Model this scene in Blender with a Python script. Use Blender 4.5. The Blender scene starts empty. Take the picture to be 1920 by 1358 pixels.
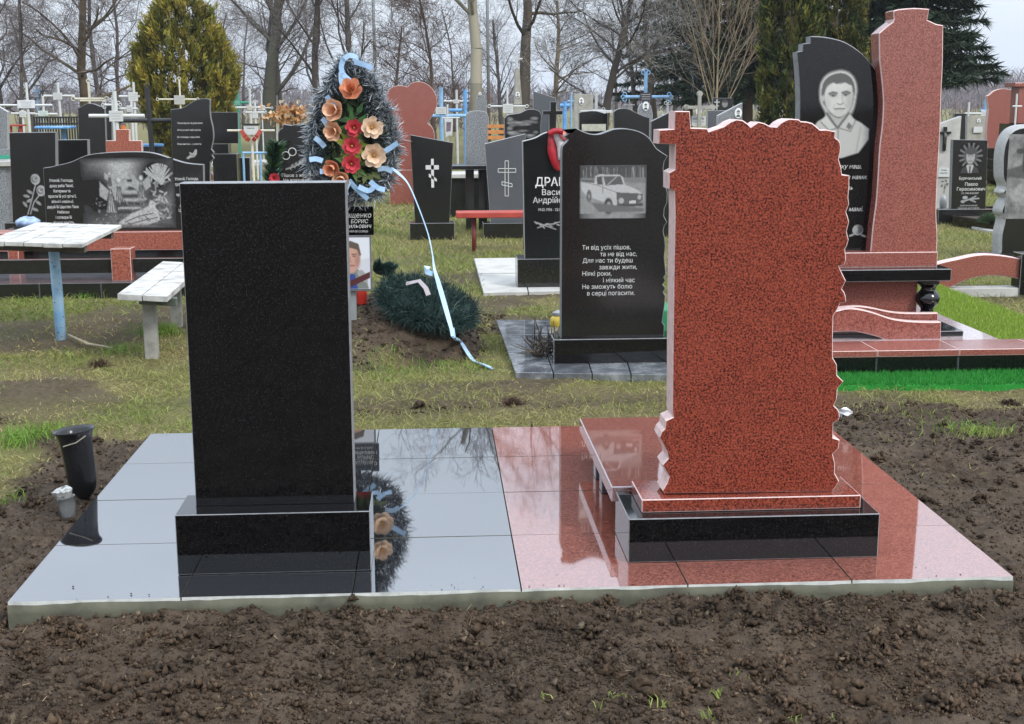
import bpy, math, random
import numpy as np
from mathutils import Vector
random.seed(7); RNG = np.random.default_rng(11)
R = math.radians
scene = bpy.context.scene
COL = scene.collection

# ------------------------------------------------------------------ camera
ZP = 0.08                                   # top of the paved platform
CAM = np.array([1.2582, -3.7126, 1.4182 + ZP])
PITCH, YAW, ROLL, FPX = R(11.0982), R(3.3394), R(-0.2293), 2474.34
cp, sp, cy, sy = math.cos(PITCH), math.sin(PITCH), math.cos(YAW), math.sin(YAW)
FW = np.array([sy*cp, cy*cp, -sp]); r0 = np.array([cy, -sy, 0.0]); u0 = np.cross(r0, FW)
RT = r0*math.cos(ROLL) + u0*math.sin(ROLL); UP = -r0*math.sin(ROLL) + u0*math.cos(ROLL)
cd = bpy.data.cameras.new('camera'); cam = bpy.data.objects.new('camera', cd); COL.objects.link(cam)
from mathutils import Matrix
M3 = Matrix((RT, UP, -FW)).transposed()
cam.matrix_world = Matrix.Translation(Vector(CAM)) @ M3.to_4x4()
cd.sensor_width = 36.0; cd.lens = 36.0*FPX/1920.0
cd.clip_start = 0.05; cd.clip_end = 3000
scene.camera = cam

# ------------------------------------------------------------------ sky and sun
SUN_EL, SUN_AZ = R(40), R(138)              # azimuth clockwise from +Y: from the right, a little behind the camera
w = bpy.data.worlds.new('World'); scene.world = w; w.use_nodes = True
nt = w.node_tree; N = nt.nodes; L = nt.links; N.clear()
out = N.new('ShaderNodeOutputWorld')
sky = N.new('ShaderNodeTexSky'); sky.sky_type = 'NISHITA'; sky.sun_disc = False
sky.sun_elevation = SUN_EL; sky.sun_rotation = SUN_AZ; sky.air_density = 1.4; sky.dust_density = 3.0
bg1 = N.new('ShaderNodeBackground'); bg1.inputs['Strength'].default_value = 0.10
L.new(sky.outputs[0], bg1.inputs['Color'])
# a closed cloud deck over it: the usual overcast sky, brighter towards the zenith, softly mottled
tc = N.new('ShaderNodeTexCoord'); sep = N.new('ShaderNodeSeparateXYZ'); L.new(tc.outputs['Generated'], sep.inputs[0])
mr = N.new('ShaderNodeMapRange'); mr.inputs['From Min'].default_value = 0; mr.inputs['From Max'].default_value = 1
mr.inputs['To Min'].default_value = 0.56; mr.inputs['To Max'].default_value = 1.9
L.new(sep.outputs['Z'], mr.inputs['Value'])
mp = N.new('ShaderNodeMapping'); mp.inputs['Scale'].default_value = (1.2, 1.2, 4.0); L.new(tc.outputs['Generated'], mp.inputs[0])
nz = N.new('ShaderNodeTexNoise'); nz.inputs['Scale'].default_value = 2.2; nz.inputs['Detail'].default_value = 5; L.new(mp.outputs[0], nz.inputs['Vector'])
mr2 = N.new('ShaderNodeMapRange'); mr2.inputs['From Min'].default_value = 0.3; mr2.inputs['From Max'].default_value = 0.7
mr2.inputs['To Min'].default_value = 0.93; mr2.inputs['To Max'].default_value = 1.07; L.new(nz.outputs[0], mr2.inputs['Value'])
mu = N.new('ShaderNodeMath'); mu.operation = 'MULTIPLY'; L.new(mr.outputs[0], mu.inputs[0]); L.new(mr2.outputs[0], mu.inputs[1])
bg2 = N.new('ShaderNodeBackground'); bg2.inputs['Color'].default_value = (0.815, 0.91, 1.05, 1); L.new(mu.outputs[0], bg2.inputs['Strength'])
mx = N.new('ShaderNodeMixShader'); mx.inputs[0].default_value = 0.85
L.new(bg1.outputs[0], mx.inputs[1]); L.new(bg2.outputs[0], mx.inputs[2]); L.new(mx.outputs[0], out.inputs['Surface'])
sd = bpy.data.lights.new('sun', 'SUN'); sd.energy = 1.5; sd.angle = R(12); sd.color = (1.0, 0.96, 0.9)
sun = bpy.data.objects.new('sun', sd); COL.objects.link(sun)
sdir = Vector((math.sin(SUN_AZ)*math.cos(SUN_EL), math.cos(SUN_AZ)*math.cos(SUN_EL), math.sin(SUN_EL)))
sun.rotation_euler = sdir.to_track_quat('Z', 'Y').to_euler()
vs = scene.view_settings; vs.view_transform = 'Standard'; vs.look = 'None'; vs.gamma = 1; vs.exposure = 0.74; vs.use_curve_mapping = False
scene.cycles.max_bounces = 6; scene.cycles.diffuse_bounces = 3; scene.cycles.glossy_bounces = 4
scene.cycles.transparent_max_bounces = 8; scene.cycles.caustics_reflective = False; scene.cycles.caustics_refractive = False

# ------------------------------------------------------------------ places seen in the photograph -> points in the world
def ray(px, py): return FW*FPX + RT*(px-960) - UP*(py-679)
def G(px, py, z=0.0):
    d = ray(px, py); return CAM + d*((z-CAM[2])/d[2])
def P(px, py, Y):
    d = ray(px, py); return CAM + d*((Y-CAM[1])/d[1])
def sc(Y): return (Y-CAM[1])/FPX             # metres per photograph pixel at depth Y

# ------------------------------------------------------------------ noise
def vnoise(x, y, s=0):
    xi = np.floor(x).astype(np.int64); yi = np.floor(y).astype(np.int64); xf = x-xi; yf = y-yi
    def h(a, b):
        n = (a*374761393 + b*668265263 + s*974634533) & 0xffffffff
        n = ((n ^ (n >> 13))*1274126177) & 0xffffffff
        return ((n ^ (n >> 16)) & 0xffff)/65535.0
    u = xf*xf*(3-2*xf); v = yf*yf*(3-2*yf)
    return (h(xi,yi)*(1-u)+h(xi+1,yi)*u)*(1-v) + (h(xi,yi+1)*(1-u)+h(xi+1,yi+1)*u)*v
def fbm(x, y, o=4, s=0):
    t = 0; a = .5
    for i in range(o): t = t + a*vnoise(x*2**i, y*2**i, s+i); a *= .5
    return t/(1-.5**o)

# ------------------------------------------------------------------ materials
MAT = {}
def newmat(name):
    m = bpy.data.materials.new(name); m.use_nodes = True; nt = m.node_tree
    return m, nt, nt.nodes['Principled BSDF'], nt.nodes, nt.links
def coords(n, l, scale=1.0, kind='Object'):
    t = n.new('ShaderNodeTexCoord'); return t.outputs[kind]
def ramp(n, l, src, stops):
    r = n.new('ShaderNodeValToRGB'); e = r.color_ramp.elements
    while len(e) > 1: e.remove(e[0])
    for i, (p, c) in enumerate(stops):
        k = e[0] if i == 0 else e.new(p)
        k.position = p; k.color = (c[0], c[1], c[2], 1)
    l.new(src, r.inputs[0]); return r.outputs[0]
def noise(n, l, vec, scale, detail=3, rough=.5):
    t = n.new('ShaderNodeTexNoise'); t.inputs['Scale'].default_value = scale; t.inputs['Detail'].default_value = detail
    t.inputs['Roughness'].default_value = rough; l.new(vec, t.inputs['Vector']); return t.outputs[0]
def mixc(n, l, f, a, b, mode='MIX'):
    m = n.new('ShaderNodeMix'); m.data_type = 'RGBA'; m.blend_type = mode
    for k, v in (('Factor', f), ('A', a), ('B', b)):
        s = [i for i in m.inputs if i.name == k and (i.type == 'RGBA' or k == 'Factor' and i.type == 'VALUE')][0]
        if isinstance(v, (int, float)): s.default_value = v
        elif isinstance(v, tuple): s.default_value = (*v, 1)
        else: l.new(v, s)
    return [o for o in m.outputs if o.type == 'RGBA'][0]
def bump(n, l, b, h, strength=.3, dist=.01):
    k = n.new('ShaderNodeBump'); k.inputs['Strength'].default_value = strength; k.inputs['Distance'].default_value = dist
    l.new(h, k.inputs['Height']); l.new(k.outputs[0], b.inputs['Normal'])
def mat(name, c, rough=.6, var=.25, scale=12, metal=0, bmp=0, ior=1.45, detail=4, tint=None):
    """a plain painted, stone or plastic surface with mottling"""
    if name in MAT: return MAT[name]
    m, nt, b, n, l = newmat(name); v = coords(n, l)
    c2 = tint or tuple(x*(1-var) for x in c); c3 = tuple(min(1, x*(1+var*.6)) for x in c)
    f = noise(n, l, v, scale, detail, .6)
    l.new(ramp(n, l, f, [(.3, c2), (.52, c), (.72, c3)]), b.inputs['Base Color'])
    b.inputs['Roughness'].default_value = rough; b.inputs['Metallic'].default_value = metal; b.inputs['IOR'].default_value = ior
    if bmp: bump(n, l, b, noise(n, l, v, scale*6, 4, .6), bmp, .004)
    MAT[name] = m; return m
def granite(name, base, dark, light, s=90, rough=.08, ior=1.6, th=(.40,.50,.62), speck=None):
    if name in MAT: return MAT[name]
    m, nt, b, n, l = newmat(name); v = coords(n, l)
    f = noise(n, l, v, s, 3, .62)
    c = ramp(n, l, f, [(th[0]-.04, dark), (th[1], base), (th[2]+.06, light)])
    big = noise(n, l, v, s*.09, 3)
    c = mixc(n, l, ramp(n, l, big, [(.35, (0,0,0)), (.7, (.35,.35,.35))]), c, mixc(n, l, .5, c, light), 'MIX')
    if speck:
        c = mixc(n, l, ramp(n, l, noise(n, l, v, s*1.9, 2, .7), [(.62, (0,0,0)), (.72, (1,1,1))]), c, speck)
    l.new(c, b.inputs['Base Color']); b.inputs['Roughness'].default_value = rough; b.inputs['IOR'].default_value = ior
    rr = n.new('ShaderNodeMapRange'); rr.inputs['To Min'].default_value = rough*.6; rr.inputs['To Max'].default_value = rough*1.6
    l.new(noise(n, l, v, 7, 4), rr.inputs['Value']); l.new(rr.outputs[0], b.inputs['Roughness'])
    MAT[name] = m; return m
def attrmat(name, rough=.7, trans=0, attr='Col', spec=.3):
    if name in MAT: return MAT[name]
    m, nt, b, n, l = newmat(name)
    a = n.new('ShaderNodeAttribute'); a.attribute_name = attr
    l.new(a.outputs['Color'], b.inputs['Base Color']); b.inputs['Roughness'].default_value = rough
    b.inputs['Specular IOR Level'].default_value = spec
    if trans:
        t = n.new('ShaderNodeBsdfTranslucent'); l.new(a.outputs['Color'], t.inputs['Color'])
        x = n.new('ShaderNodeMixShader'); x.inputs[0].default_value = trans
        l.new(b.outputs[0], x.inputs[1]); l.new(t.outputs[0], x.inputs[2]); l.new(x.outputs[0], n['Material Output'].inputs['Surface'])
    MAT[name] = m; return m

BLK = granite('black_granite', (.0026,.0026,.003), (.001,.001,.001), (.008,.008,.009), 150, .04, 1.5, speck=(.075,.075,.078))
BLKT = granite('black_granite_tile', (.011,.012,.014), (.006,.006,.008), (.03,.03,.034), 160, .02, 4.4)
BLKO = granite('black_granite_weathered', (.009,.009,.0088), (.004,.004,.004), (.022,.022,.021), 120, .12, 1.6, speck=(.055,.055,.053))
BEDGE = mat('black_granite_sawn_edge_skylit', (.19,.195,.2), .45, .3, 40)  # sawn black stone, with the sky's reflection painted in as light grey
RED = granite('red_granite', (.205,.039,.023), (.022,.010,.009), (.31,.075,.043), 160, .09, 1.5, (.42,.52,.62))
REDT = granite('red_granite_tile', (.22,.065,.044), (.09,.03,.024), (.31,.12,.085), 120, .03, 3.6, (.38,.5,.62))
REDL = granite('red_granite_light', (.24,.074,.056), (.09,.034,.03), (.33,.13,.10), 110, .14, 1.55, (.38,.5,.62))
REDO = granite('red_granite_weathered', (.27,.075,.045), (.09,.03,.022), (.37,.12,.08), 60, .3, 1.5, (.38,.5,.62))
REDGE = mat('red_granite_sawn_edge_skylit', (.58,.42,.39), .5, .2, 40)  # pale unpolished red stone, sky reflection also put into its colour
GREYG = granite('grey_granite', (.16,.17,.18), (.07,.075,.08), (.30,.31,.32), 60, .35, 1.5)
GREYP = granite('grey_granite_polished', (.075,.08,.09), (.05,.055,.06), (.10,.105,.115), 140, .16, 1.7)
GEDGE = mat('grey_granite_edge', (.34,.34,.33), .5, .2, 40)
CONC = mat('concrete', (.30,.29,.25), .85, .25, 9, bmp=.3)
CONCW = mat('whitewashed_concrete', (.40,.39,.36), .8, .2, 6, bmp=.2)
MORTAR = mat('mortar', (.095,.094,.066), .9, .5, 7, bmp=.6)
WHITEP = mat('white_paint', (.50,.51,.50), .45, .12, 8)
CREAMP = mat('cream_paint', (.55,.52,.42), .5, .15, 8)
BLUEP = mat('blue_paint', (.12,.30,.58), .45, .3, 14)
LBLUEP = mat('light_blue_paint', (.20,.36,.55), .55, .25, 10)
GREENP = mat('green_paint', (.03,.26,.17), .45, .2, 10)
BLACKP = mat('black_paint', (.02,.02,.022), .4, .2, 10)
GREYM = mat('grey_metal', (.26,.27,.28), .45, .2, 12, metal=.3)
REDP = mat('red_paint', (.34,.045,.03), .5, .3, 9)
BROWNP = mat('rusty_brown', (.14,.07,.045), .7, .3, 15)
WOODW = mat('weathered_white_wood', (.46,.45,.42), .75, .35, 7, bmp=.4, tint=(.22,.21,.19))
WOODO = mat('orange_wood', (.46,.19,.055), .6, .25, 10)
WOODD = mat('dark_wet_wood', (.09,.075,.06), .8, .3, 10)
INK = mat('engraved_lettering', (.52,.52,.50), .8, .1, 60)
INKD = mat('dark_lettering', (.05,.05,.05), .8, .1, 60)
PLASTIC = mat('black_plastic', (.012,.012,.013), .22, .2, 10)
ENG = None

# ------------------------------------------------------------------ mesh helpers
ORG = {}
def newobj(name, me, parent=None):
    o = bpy.data.objects.new(name, me); COL.objects.link(o)
    if parent is not None: o.parent = parent
    return o
def tag(o, label, cat, group=None):
    o['label'] = label; o['category'] = cat
    if group: o['group'] = group
    return o
def thing(name, label, cat, loc, group=None):
    o = bpy.data.objects.new(name, None); COL.objects.link(o); o.empty_display_size = .1
    o.location = tuple(float(q) for q in loc); ORG[o.name] = np.array([float(q) for q in loc]); return tag(o, label, cat, group)
def org(parent):
    while parent is not None and parent.parent is not None: parent = parent.parent
    return ORG.get(parent.name, np.zeros(3)) if parent is not None else np.zeros(3)
def part(parent, name, geo, mats, smooth=False, bevel=0, label=None):
    V, F = geo[0], geo[1]; MI = geo[2] if len(geo) > 2 else None
    V = np.asarray(V, float) - org(parent)
    me = bpy.data.meshes.new(name); me.from_pydata([tuple(v) for v in V], [], [tuple(f) for f in F])
    mats = list(mats) if isinstance(mats, (list, tuple)) else [mats]
    if MI is not None and max(MI) >= len(mats): mats += [mats[-1]]*(max(MI)+1-len(mats))
    for m in mats: me.materials.append(m)
    if MI is not None: me.polygons.foreach_set('material_index', MI)
    if smooth: me.polygons.foreach_set('use_smooth', [True]*len(me.polygons))
    me.update(); o = newobj(name, me, parent)
    if parent is None: ORG[o.name] = np.zeros(3)
    if bevel:
        b = o.modifiers.new('bevel', 'BEVEL'); b.width = bevel; b.segments = 2; b.limit_method = 'ANGLE'; b.angle_limit = R(40)
        if len(me.materials) > 1: b.material = 1
    if label: o['label'] = label
    return o
def npmesh(name, V, F, mats, parent=None, col=None, smooth=False, mi=None):
    me = bpy.data.meshes.new(name); V = np.asarray(V, np.float32) - org(parent).astype(np.float32); F = np.asarray(F, np.int32)
    k = F.shape[1]; me.vertices.add(len(V)); me.loops.add(F.size); me.polygons.add(len(F))
    me.vertices.foreach_set('co', V.ravel()); me.loops.foreach_set('vertex_index', F.ravel())
    me.polygons.foreach_set('loop_start', np.arange(0, F.size, k, dtype=np.int32)); me.polygons.foreach_set('loop_total', np.full(len(F), k, np.int32))
    for m in (mats if isinstance(mats, (list, tuple)) else [mats]): me.materials.append(m)
    if mi is not None: me.polygons.foreach_set('material_index', np.asarray(mi, np.int32))
    if smooth: me.polygons.foreach_set('use_smooth', np.ones(len(F), bool))
    me.update(calc_edges=True)
    if col is not None:
        a = me.attributes.new('Col', 'FLOAT_COLOR', 'POINT'); c = np.ones((len(V), 4), np.float32); c[:, :3] = col; a.data.foreach_set('color', c.ravel())
    return newobj(name, me, parent)
def box(x0, x1, y0, y1, z0, z1):
    V = [(x, y, z) for z in (z0, z1) for x, y in ((x0,y0),(x1,y0),(x1,y1),(x0,y1))]
    return V, [(0,3,2,1),(4,5,6,7),(0,1,5,4),(1,2,6,5),(2,3,7,6),(3,0,4,7)]
def prism(poly, z0, z1):
    """vertical prism over a plan polygon (counter-clockwise)"""
    n = len(poly); V = [(p[0], p[1], z0) for p in poly] + [(p[0], p[1], z1) for p in poly]
    return V, [tuple(range(n-1, -1, -1)), tuple(range(n, 2*n))] + [(i, (i+1) % n, n+(i+1) % n, n+i) for i in range(n)]
def ext(pts, y0, t, ch=.004):
    """an upright slab: outline (x,z), front face at y0, thickness t, chamfered front arris; material 1 on the sawn sides"""
    p = np.asarray(pts, float); p = p[np.linalg.norm(p-np.roll(p, 1, 0), axis=1) > 5e-4]; n = len(p)
    a = 0.5*np.sum(p[:,0]*np.roll(p[:,1], -1) - np.roll(p[:,0], -1)*p[:,1])
    if a < 0: p = p[::-1]
    e = np.roll(p, -1, 0) - p; e /= np.maximum(np.linalg.norm(e, axis=1, keepdims=True), 1e-9)
    nr = np.stack([-e[:,1], e[:,0]], 1); vn = nr + np.roll(nr, 1, 0); vn /= np.maximum(np.linalg.norm(vn, axis=1, keepdims=True), .5)
    q = p + vn*ch
    V = [(x, y0, z) for x, z in q] + [(x, y0+ch, z) for x, z in p] + [(x, y0+t, z) for x, z in p]
    F = [tuple(range(n))]; MI = [0]
    for i in range(n):
        j = (i+1) % n; F += [(n+i, n+j, j, i), (2*n+i, 2*n+j, n+j, n+i)]; MI += [1, 2]
    F.append(tuple(range(3*n-1, 2*n-1, -1))); MI.append(0)
    return V, F, MI
def cr(pts, k=4, closed=False):
    """Catmull-Rom through the points"""
    p = np.asarray(pts, float); n = len(p); o = []
    rng = range(n) if closed else range(n-1)
    for i in rng:
        g = (lambda j: p[j % n]) if closed else (lambda j: p[min(max(j, 0), n-1)])
        a, b, c, d = g(i-1), g(i), g(i+1), g(i+2)
        for s in range(k):
            t = s/k; o.append(.5*((2*b)+(-a+c)*t+(2*a-5*b+4*c-d)*t*t+(-a+3*b-3*c+d)*t**3))
    if not closed: o.append(p[-1])
    return [tuple(x) for x in o]
def tube(path, rad, k=8, caps=True):
    p = np.asarray(path, float); n = len(p); rad = np.full(n, rad) if np.isscalar(rad) else np.asarray(rad)
    V = []; F = []
    tprev = None
    for i in range(n):
        t = p[min(i+1, n-1)]-p[max(i-1, 0)]; t /= max(np.linalg.norm(t), 1e-9)
        if tprev is None:
            a = np.array([0,0,1.]) if abs(t[2]) < .9 else np.array([0,1.,0]); u = np.cross(t, a)
        else: u = u - t*(u@t)
        u /= np.linalg.norm(u); v = np.cross(t, u); tprev = t
        for j in range(k):
            an = 2*math.pi*j/k; V.append(p[i]+rad[i]*(u*math.cos(an)+v*math.sin(an)))
    for i in range(n-1):
        for j in range(k): F.append((i*k+j, i*k+(j+1) % k, (i+1)*k+(j+1) % k, (i+1)*k+j))
    if caps: F += [tuple(range(k-1, -1, -1)), tuple(range((n-1)*k, n*k))]
    return V, F
def lathe(c, prof, k=20, axis=(0,0,1)):
    ax = np.asarray(axis, float); ax /= np.linalg.norm(ax); a = np.array([1.,0,0]) if abs(ax[0]) < .9 else np.array([0,1.,0])
    u = np.cross(a, ax); u /= np.linalg.norm(u); v = np.cross(ax, u); V = []; F = []; n = len(prof)
    for r, h in prof:
        for j in range(k):
            an = 2*math.pi*j/k; V.append(np.asarray(c)+ax*h+r*(u*math.cos(an)+v*math.sin(an)))
    for i in range(n-1):
        for j in range(k): F.append((i*k+j, i*k+(j+1) % k, (i+1)*k+(j+1) % k, (i+1)*k+j))
    F.append(tuple(range(k-1, -1, -1))); F.append(tuple(range((n-1)*k, n*k)))
    return V, F
def join(*gs):
    V = []; F = []; MI = []
    for g in gs:
        o = len(V); V += [tuple(v) for v in g[0]]; F += [tuple(i+o for i in f) for f in g[1]]
        MI += list(g[2]) if len(g) > 2 else [0]*len(g[1])
    return V, F, MI
def strip(path, wid, nrm, th=.0012):
    """a ribbon of the given width along a path, with a little thickness"""
    p = np.asarray(path, float); n = len(p); V = []; F = []
    for i in range(n):
        t = p[min(i+1, n-1)]-p[max(i-1, 0)]; t /= np.linalg.norm(t)
        nn = np.asarray(nrm[i] if hasattr(nrm[0], '__len__') else nrm, float); s = np.cross(t, nn); s /= max(np.linalg.norm(s), 1e-6)
        nn = np.cross(s, t); ww = (wid[i] if hasattr(wid, '__len__') else wid)/2
        V += [p[i]-s*ww-nn*th, p[i]+s*ww-nn*th, p[i]+s*ww+nn*th, p[i]-s*ww+nn*th]
    for i in range(n-1):
        for j in range(4): F.append((i*4+j, i*4+(j+1) % 4, i*4+4+(j+1) % 4, i*4+4+j))
    F += [(3,2,1,0), tuple(range(4*n-4, 4*n))]
    return V, F
def pxo(pts, Y): return [(P(x, y, Y)[0], P(x, y, Y)[2]) for x, y in pts]
def tbox(px0, px1, py0, py1, Y, depth, ground=False):
    """a block whose front face covers this rectangle of the photograph at depth Y"""
    a = P(px0, py0, Y); b = P(px1, py1, Y); return box(a[0], b[0], Y, Y+depth, 0.0 if ground else b[2], a[2])
_fc = {}
def txt(parent, body, px, py, Y, h, m=None, align='LEFT', shear=0, line=1.0, bold=0.0, name='inscription', stretch=1.0, plane=None):
    """lettering: px,py is the first baseline; h the height of a capital in photograph pixels"""
    c = bpy.data.curves.new('lettering', 'FONT'); c.body = body; s = h*sc(Y)/.72; c.size = s; c.align_x = align; c.shear = shear
    c.space_line = line; c.offset = bold*s; c.resolution_u = 2
    o = bpy.data.objects.new('tmp', c); COL.objects.link(o); dg = bpy.context.evaluated_depsgraph_get(); dg.update()
    me = bpy.data.meshes.new_from_object(o.evaluated_get(dg)); bpy.data.objects.remove(o)
    n = len(me.vertices)
    if not n: return None
    co = np.zeros(n*3, np.float32); me.vertices.foreach_get('co', co); co = co.reshape(-1, 3)
    p = P(px, py, Y); q = np.zeros_like(co); q[:,0] = p[0]+co[:,0]*stretch; q[:,1] = Y-.002; q[:,2] = p[2]+co[:,1]
    q -= org(parent); me.vertices.foreach_set('co', q.astype(np.float32).ravel()); me.materials.clear(); me.materials.append(m or INK); me.name = name
    me.update(); return newobj(name, me, parent)

# ------------------------------------------------------------------ engraved pictures: a fine grid whose points carry the grey of the etching
class Canvas:
    def __init__(s, w, h, asp): s.w, s.h = w, h; s.a = np.zeros((h, w)); s.X, s.Y = np.meshgrid(np.linspace(0, asp, w), np.linspace(0, 1, h)); s.asp = asp
    def put(s, m, v): s.a = s.a*(1-m)+v*m
    def ell(s, cx, cy, rx, ry, v, soft=.01, rot=0, al=1):
        x = s.X-cx; y = s.Y-cy; c, n = math.cos(rot), math.sin(rot); x, y = x*c+y*n, -x*n+y*c
        d = (np.sqrt((x/rx)**2+(y/ry)**2)-1)*min(rx, ry); s.put(np.clip(.5-d/soft, 0, 1)*al, v)
    def poly(s, pts, v, soft=1, al=1):
        ins = np.zeros(s.a.shape, bool); n = len(pts)
        for i in range(n):
            (x1, y1), (x2, y2) = pts[i], pts[(i+1) % n]
            if y1 == y2: continue
            c = ((y1 > s.Y) != (y2 > s.Y)) & (s.X < (x2-x1)*(s.Y-y1)/(y2-y1)+x1); ins ^= c
        m = ins.astype(float)
        for _ in range(soft): m = s.bl(m)
        s.put(m*al, v)
    def line(s, pts, wd, v, al=1):
        for (x1, y1), (x2, y2) in zip(pts[:-1], pts[1:]):
            dx, dy = x2-x1, y2-y1; t = np.clip(((s.X-x1)*dx+(s.Y-y1)*dy)/max(dx*dx+dy*dy, 1e-9), 0, 1)
            d = np.hypot(s.X-x1-t*dx, s.Y-y1-t*dy); s.put(np.clip(1-(d-wd)/max(wd, .006), 0, 1)*al, v)
    @staticmethod
    def bl(m):
        p = np.pad(m, 1, mode='edge'); return (p[:-2,1:-1]+p[2:,1:-1]+p[1:-1,:-2]+p[1:-1,2:]+2*p[1:-1,1:-1])/6
    def rough(s, amt, f=24, seed=1): s.a = s.a*(1-amt+2*amt*fbm(s.X*f, s.Y*f, 3, seed))
    def fade(s, m=.06):
        e = np.minimum(np.minimum(s.X, s.asp-s.X), np.minimum(s.Y, 1-s.Y)); s.a = s.a*np.clip(e/m, 0, 1)
def engrave(parent, name, cv, px0, px1, py0, py1, Y, base=(.012,.012,.013), ink=(.50,.50,.48), rough=.35, skip=.02, col=None, trapez=None):
    w, h = cv.w, cv.h; a = P(px0, py0, Y); b = P(px1, py1, Y)
    xs = np.linspace(a[0], b[0], w); zs = np.linspace(a[2], b[2], h); X, Z = np.meshgrid(xs, zs)
    V = np.stack([X.ravel(), np.full(w*h, Y-.0025), Z.ravel()], 1)
    i = np.arange(w*h).reshape(h, w); F = np.stack([i[:-1,:-1].ravel(), i[1:,:-1].ravel(), i[1:,1:].ravel(), i[:-1,1:].ravel()], 1)
    av = cv.a.ravel()
    if skip: F = F[av[F].max(1) > skip]
    used = np.unique(F); mp_ = np.zeros(w*h, int); mp_[used] = np.arange(len(used))
    c = (np.asarray(base)[None]*(1-av[:,None])+np.asarray(ink)[None]*av[:,None]) if col is None else col.reshape(-1, 3)
    return npmesh(name, V[used], mp_[F], attrmat('etched_stone', rough), parent, c[used])

# ================================================================== ground
MC = G(728, 642)                                            # heart of the fresh grave mound
def ell2(x, y, c, rx, ry): return np.sqrt(((x-c[0])/rx)**2+((y-c[1])/ry)**2)
LP_ = G(70, 628)
def soil(x, y):
    x = np.asarray(x, float); y = np.asarray(y, float)
    n = fbm(x*2.2, y*2.2, 4, 3)-.5; n2 = fbm(x*.9+7, y*.9, 3, 9)
    e = np.full(x.shape, -1.0)
    def add(d): np.maximum(e, d, out=e)
    add(.05-y)                                              # dug earth along the front
    add(np.minimum(np.minimum(x+.50, 2.22-y), 3.2-x))       # round the platform
    add(np.minimum(1.25-y+ (x+.5)*.3, 3-x))                 # to the left, nearer than the grass edge
    add(np.minimum(np.minimum(2.62-y, x-2.7), 6.5-x)*1.0)    # wide strip on the right
    add((1-ell2(x, y, MC, .62, .95))*.5)
    m = np.clip((e+n*.45)/.14+.5, 0, 1)
    worn = np.clip((.42-np.abs(y-2.75))/.35, 0, 1)*np.clip((n2-.36)/.12, 0, 1)*.75   # trampled strip behind the platform
    lp = np.clip((1-ell2(x, y, LP_, 1.0, .75))/.25+n*1.5, 0, 1)*.8
    bare = np.clip((fbm(x*1.3+31, y*1.3+5, 4, 21)-.57)/.06, 0, 1)*.8*np.clip((11-y)/3, 0, 1)*np.clip(y-2.2, 0, 1)
    return np.maximum.reduce([m, worn, lp, bare])
def height(x, y, s=None):
    x = np.asarray(x, float); y = np.asarray(y, float)
    if s is None: s = soil(x, y)
    near = np.clip((9-np.hypot(x-1.3, y+1))/6, 0, 1)
    z = (fbm(x*.7, y*.7, 3, 5)-.5)*.05*near
    z = z + s*near*((fbm(x*5, y*5, 3, 8)-.5)*.065 + (.5-np.abs(fbm(x*13, y*13, 3, 12)-.5)*2)*.030 + (fbm(x*48, y*48, 2, 15)-.5)*.024)
    z = z + (1-s)*near*(fbm(x*9, y*9, 3, 18)-.5)*.022
    d = ell2(x, y, MC, .60, .95); z = z + .30*np.clip(1-d*d, 0, 1)**1.1*(1+.25*(fbm(x*7, y*7, 3, 30)-.5))
    # earth heaped softly against the platform edges, kept under its paving
    px = np.maximum(np.maximum(-x, x-3), 0); py = np.maximum(np.maximum(-y, y-2), 0); dd = np.hypot(px, py)
    z = z + np.where(dd > 0, .022*np.exp(-dd/.18), 0)
    return np.where(dd < .012, np.minimum(z, -.02), z)
def spaced(a, b, st): return list(np.arange(a, b, st))
def geo(a, b, st, g=1.22):
    o = []; x = a
    while abs(x-a) < abs(b-a): o.append(x); x += st if b > a else -st; st *= g
    return o+[b]
gx = sorted(set(np.round(geo(-1.0, -900, .03)[1:] + spaced(-1.0, 4.2, .016) + geo(4.2, 900, .03), 4)))
gy = sorted(set(np.round(geo(-1.0, -300, .03)[1:] + spaced(-1.0, .1, .009) + spaced(.1, 3.0, .02) + spaced(3.0, 7.0, .05) + spaced(7.0, 14, .15) + geo(14, 1200, .3), 4)))
X, Y_ = np.meshgrid(gx, gy); S = soil(X, Y_); Z = height(X, Y_, S)
V = np.stack([X.ravel(), Y_.ravel(), Z.ravel()], 1); nx, ny = len(gx), len(gy); i = np.arange(nx*ny).reshape(ny, nx)
F = np.stack([i[:-1,:-1].ravel(), i[:-1,1:].ravel(), i[1:,1:].ravel(), i[1:,:-1].ravel()], 1)
m, nt, b, n, l = newmat('earth_and_turf'); tc = n.new('ShaderNodeTexCoord'); v = tc.outputs['Object']
at_ = n.new('ShaderNodeAttribute'); at_.attribute_name = 'Col'
so = ramp(n, l, noise(n, l, v, 26, 6, .7), [(.30, (.032,.021,.0135)), (.5, (.062,.044,.030)), (.72, (.13,.092,.06))])
so = mixc(n, l, ramp(n, l, noise(n, l, v, 3.1, 4), [(.46, (0,0,0)), (.66, (.6,.6,.6))]), so, (.115,.085,.060))
gr = ramp(n, l, noise(n, l, v, 34, 6, .75), [(.28, (.055,.045,.022)), (.48, (.14,.12,.046)), (.68, (.25,.215,.10))])
gr = mixc(n, l, ramp(n, l, noise(n, l, v, 1.3, 5), [(.42, (0,0,0)), (.62, (.75,.75,.75))]), gr, (.12,.13,.032))
gr = mixc(n, l, ramp(n, l, noise(n, l, v, .35, 4), [(.45, (0,0,0)), (.65, (.5,.5,.5))]), gr, (.15,.12,.065))
l.new(mixc(n, l, at_.outputs['Fac'], gr, so), b.inputs['Base Color']); b.inputs['Roughness'].default_value = .92
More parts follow.
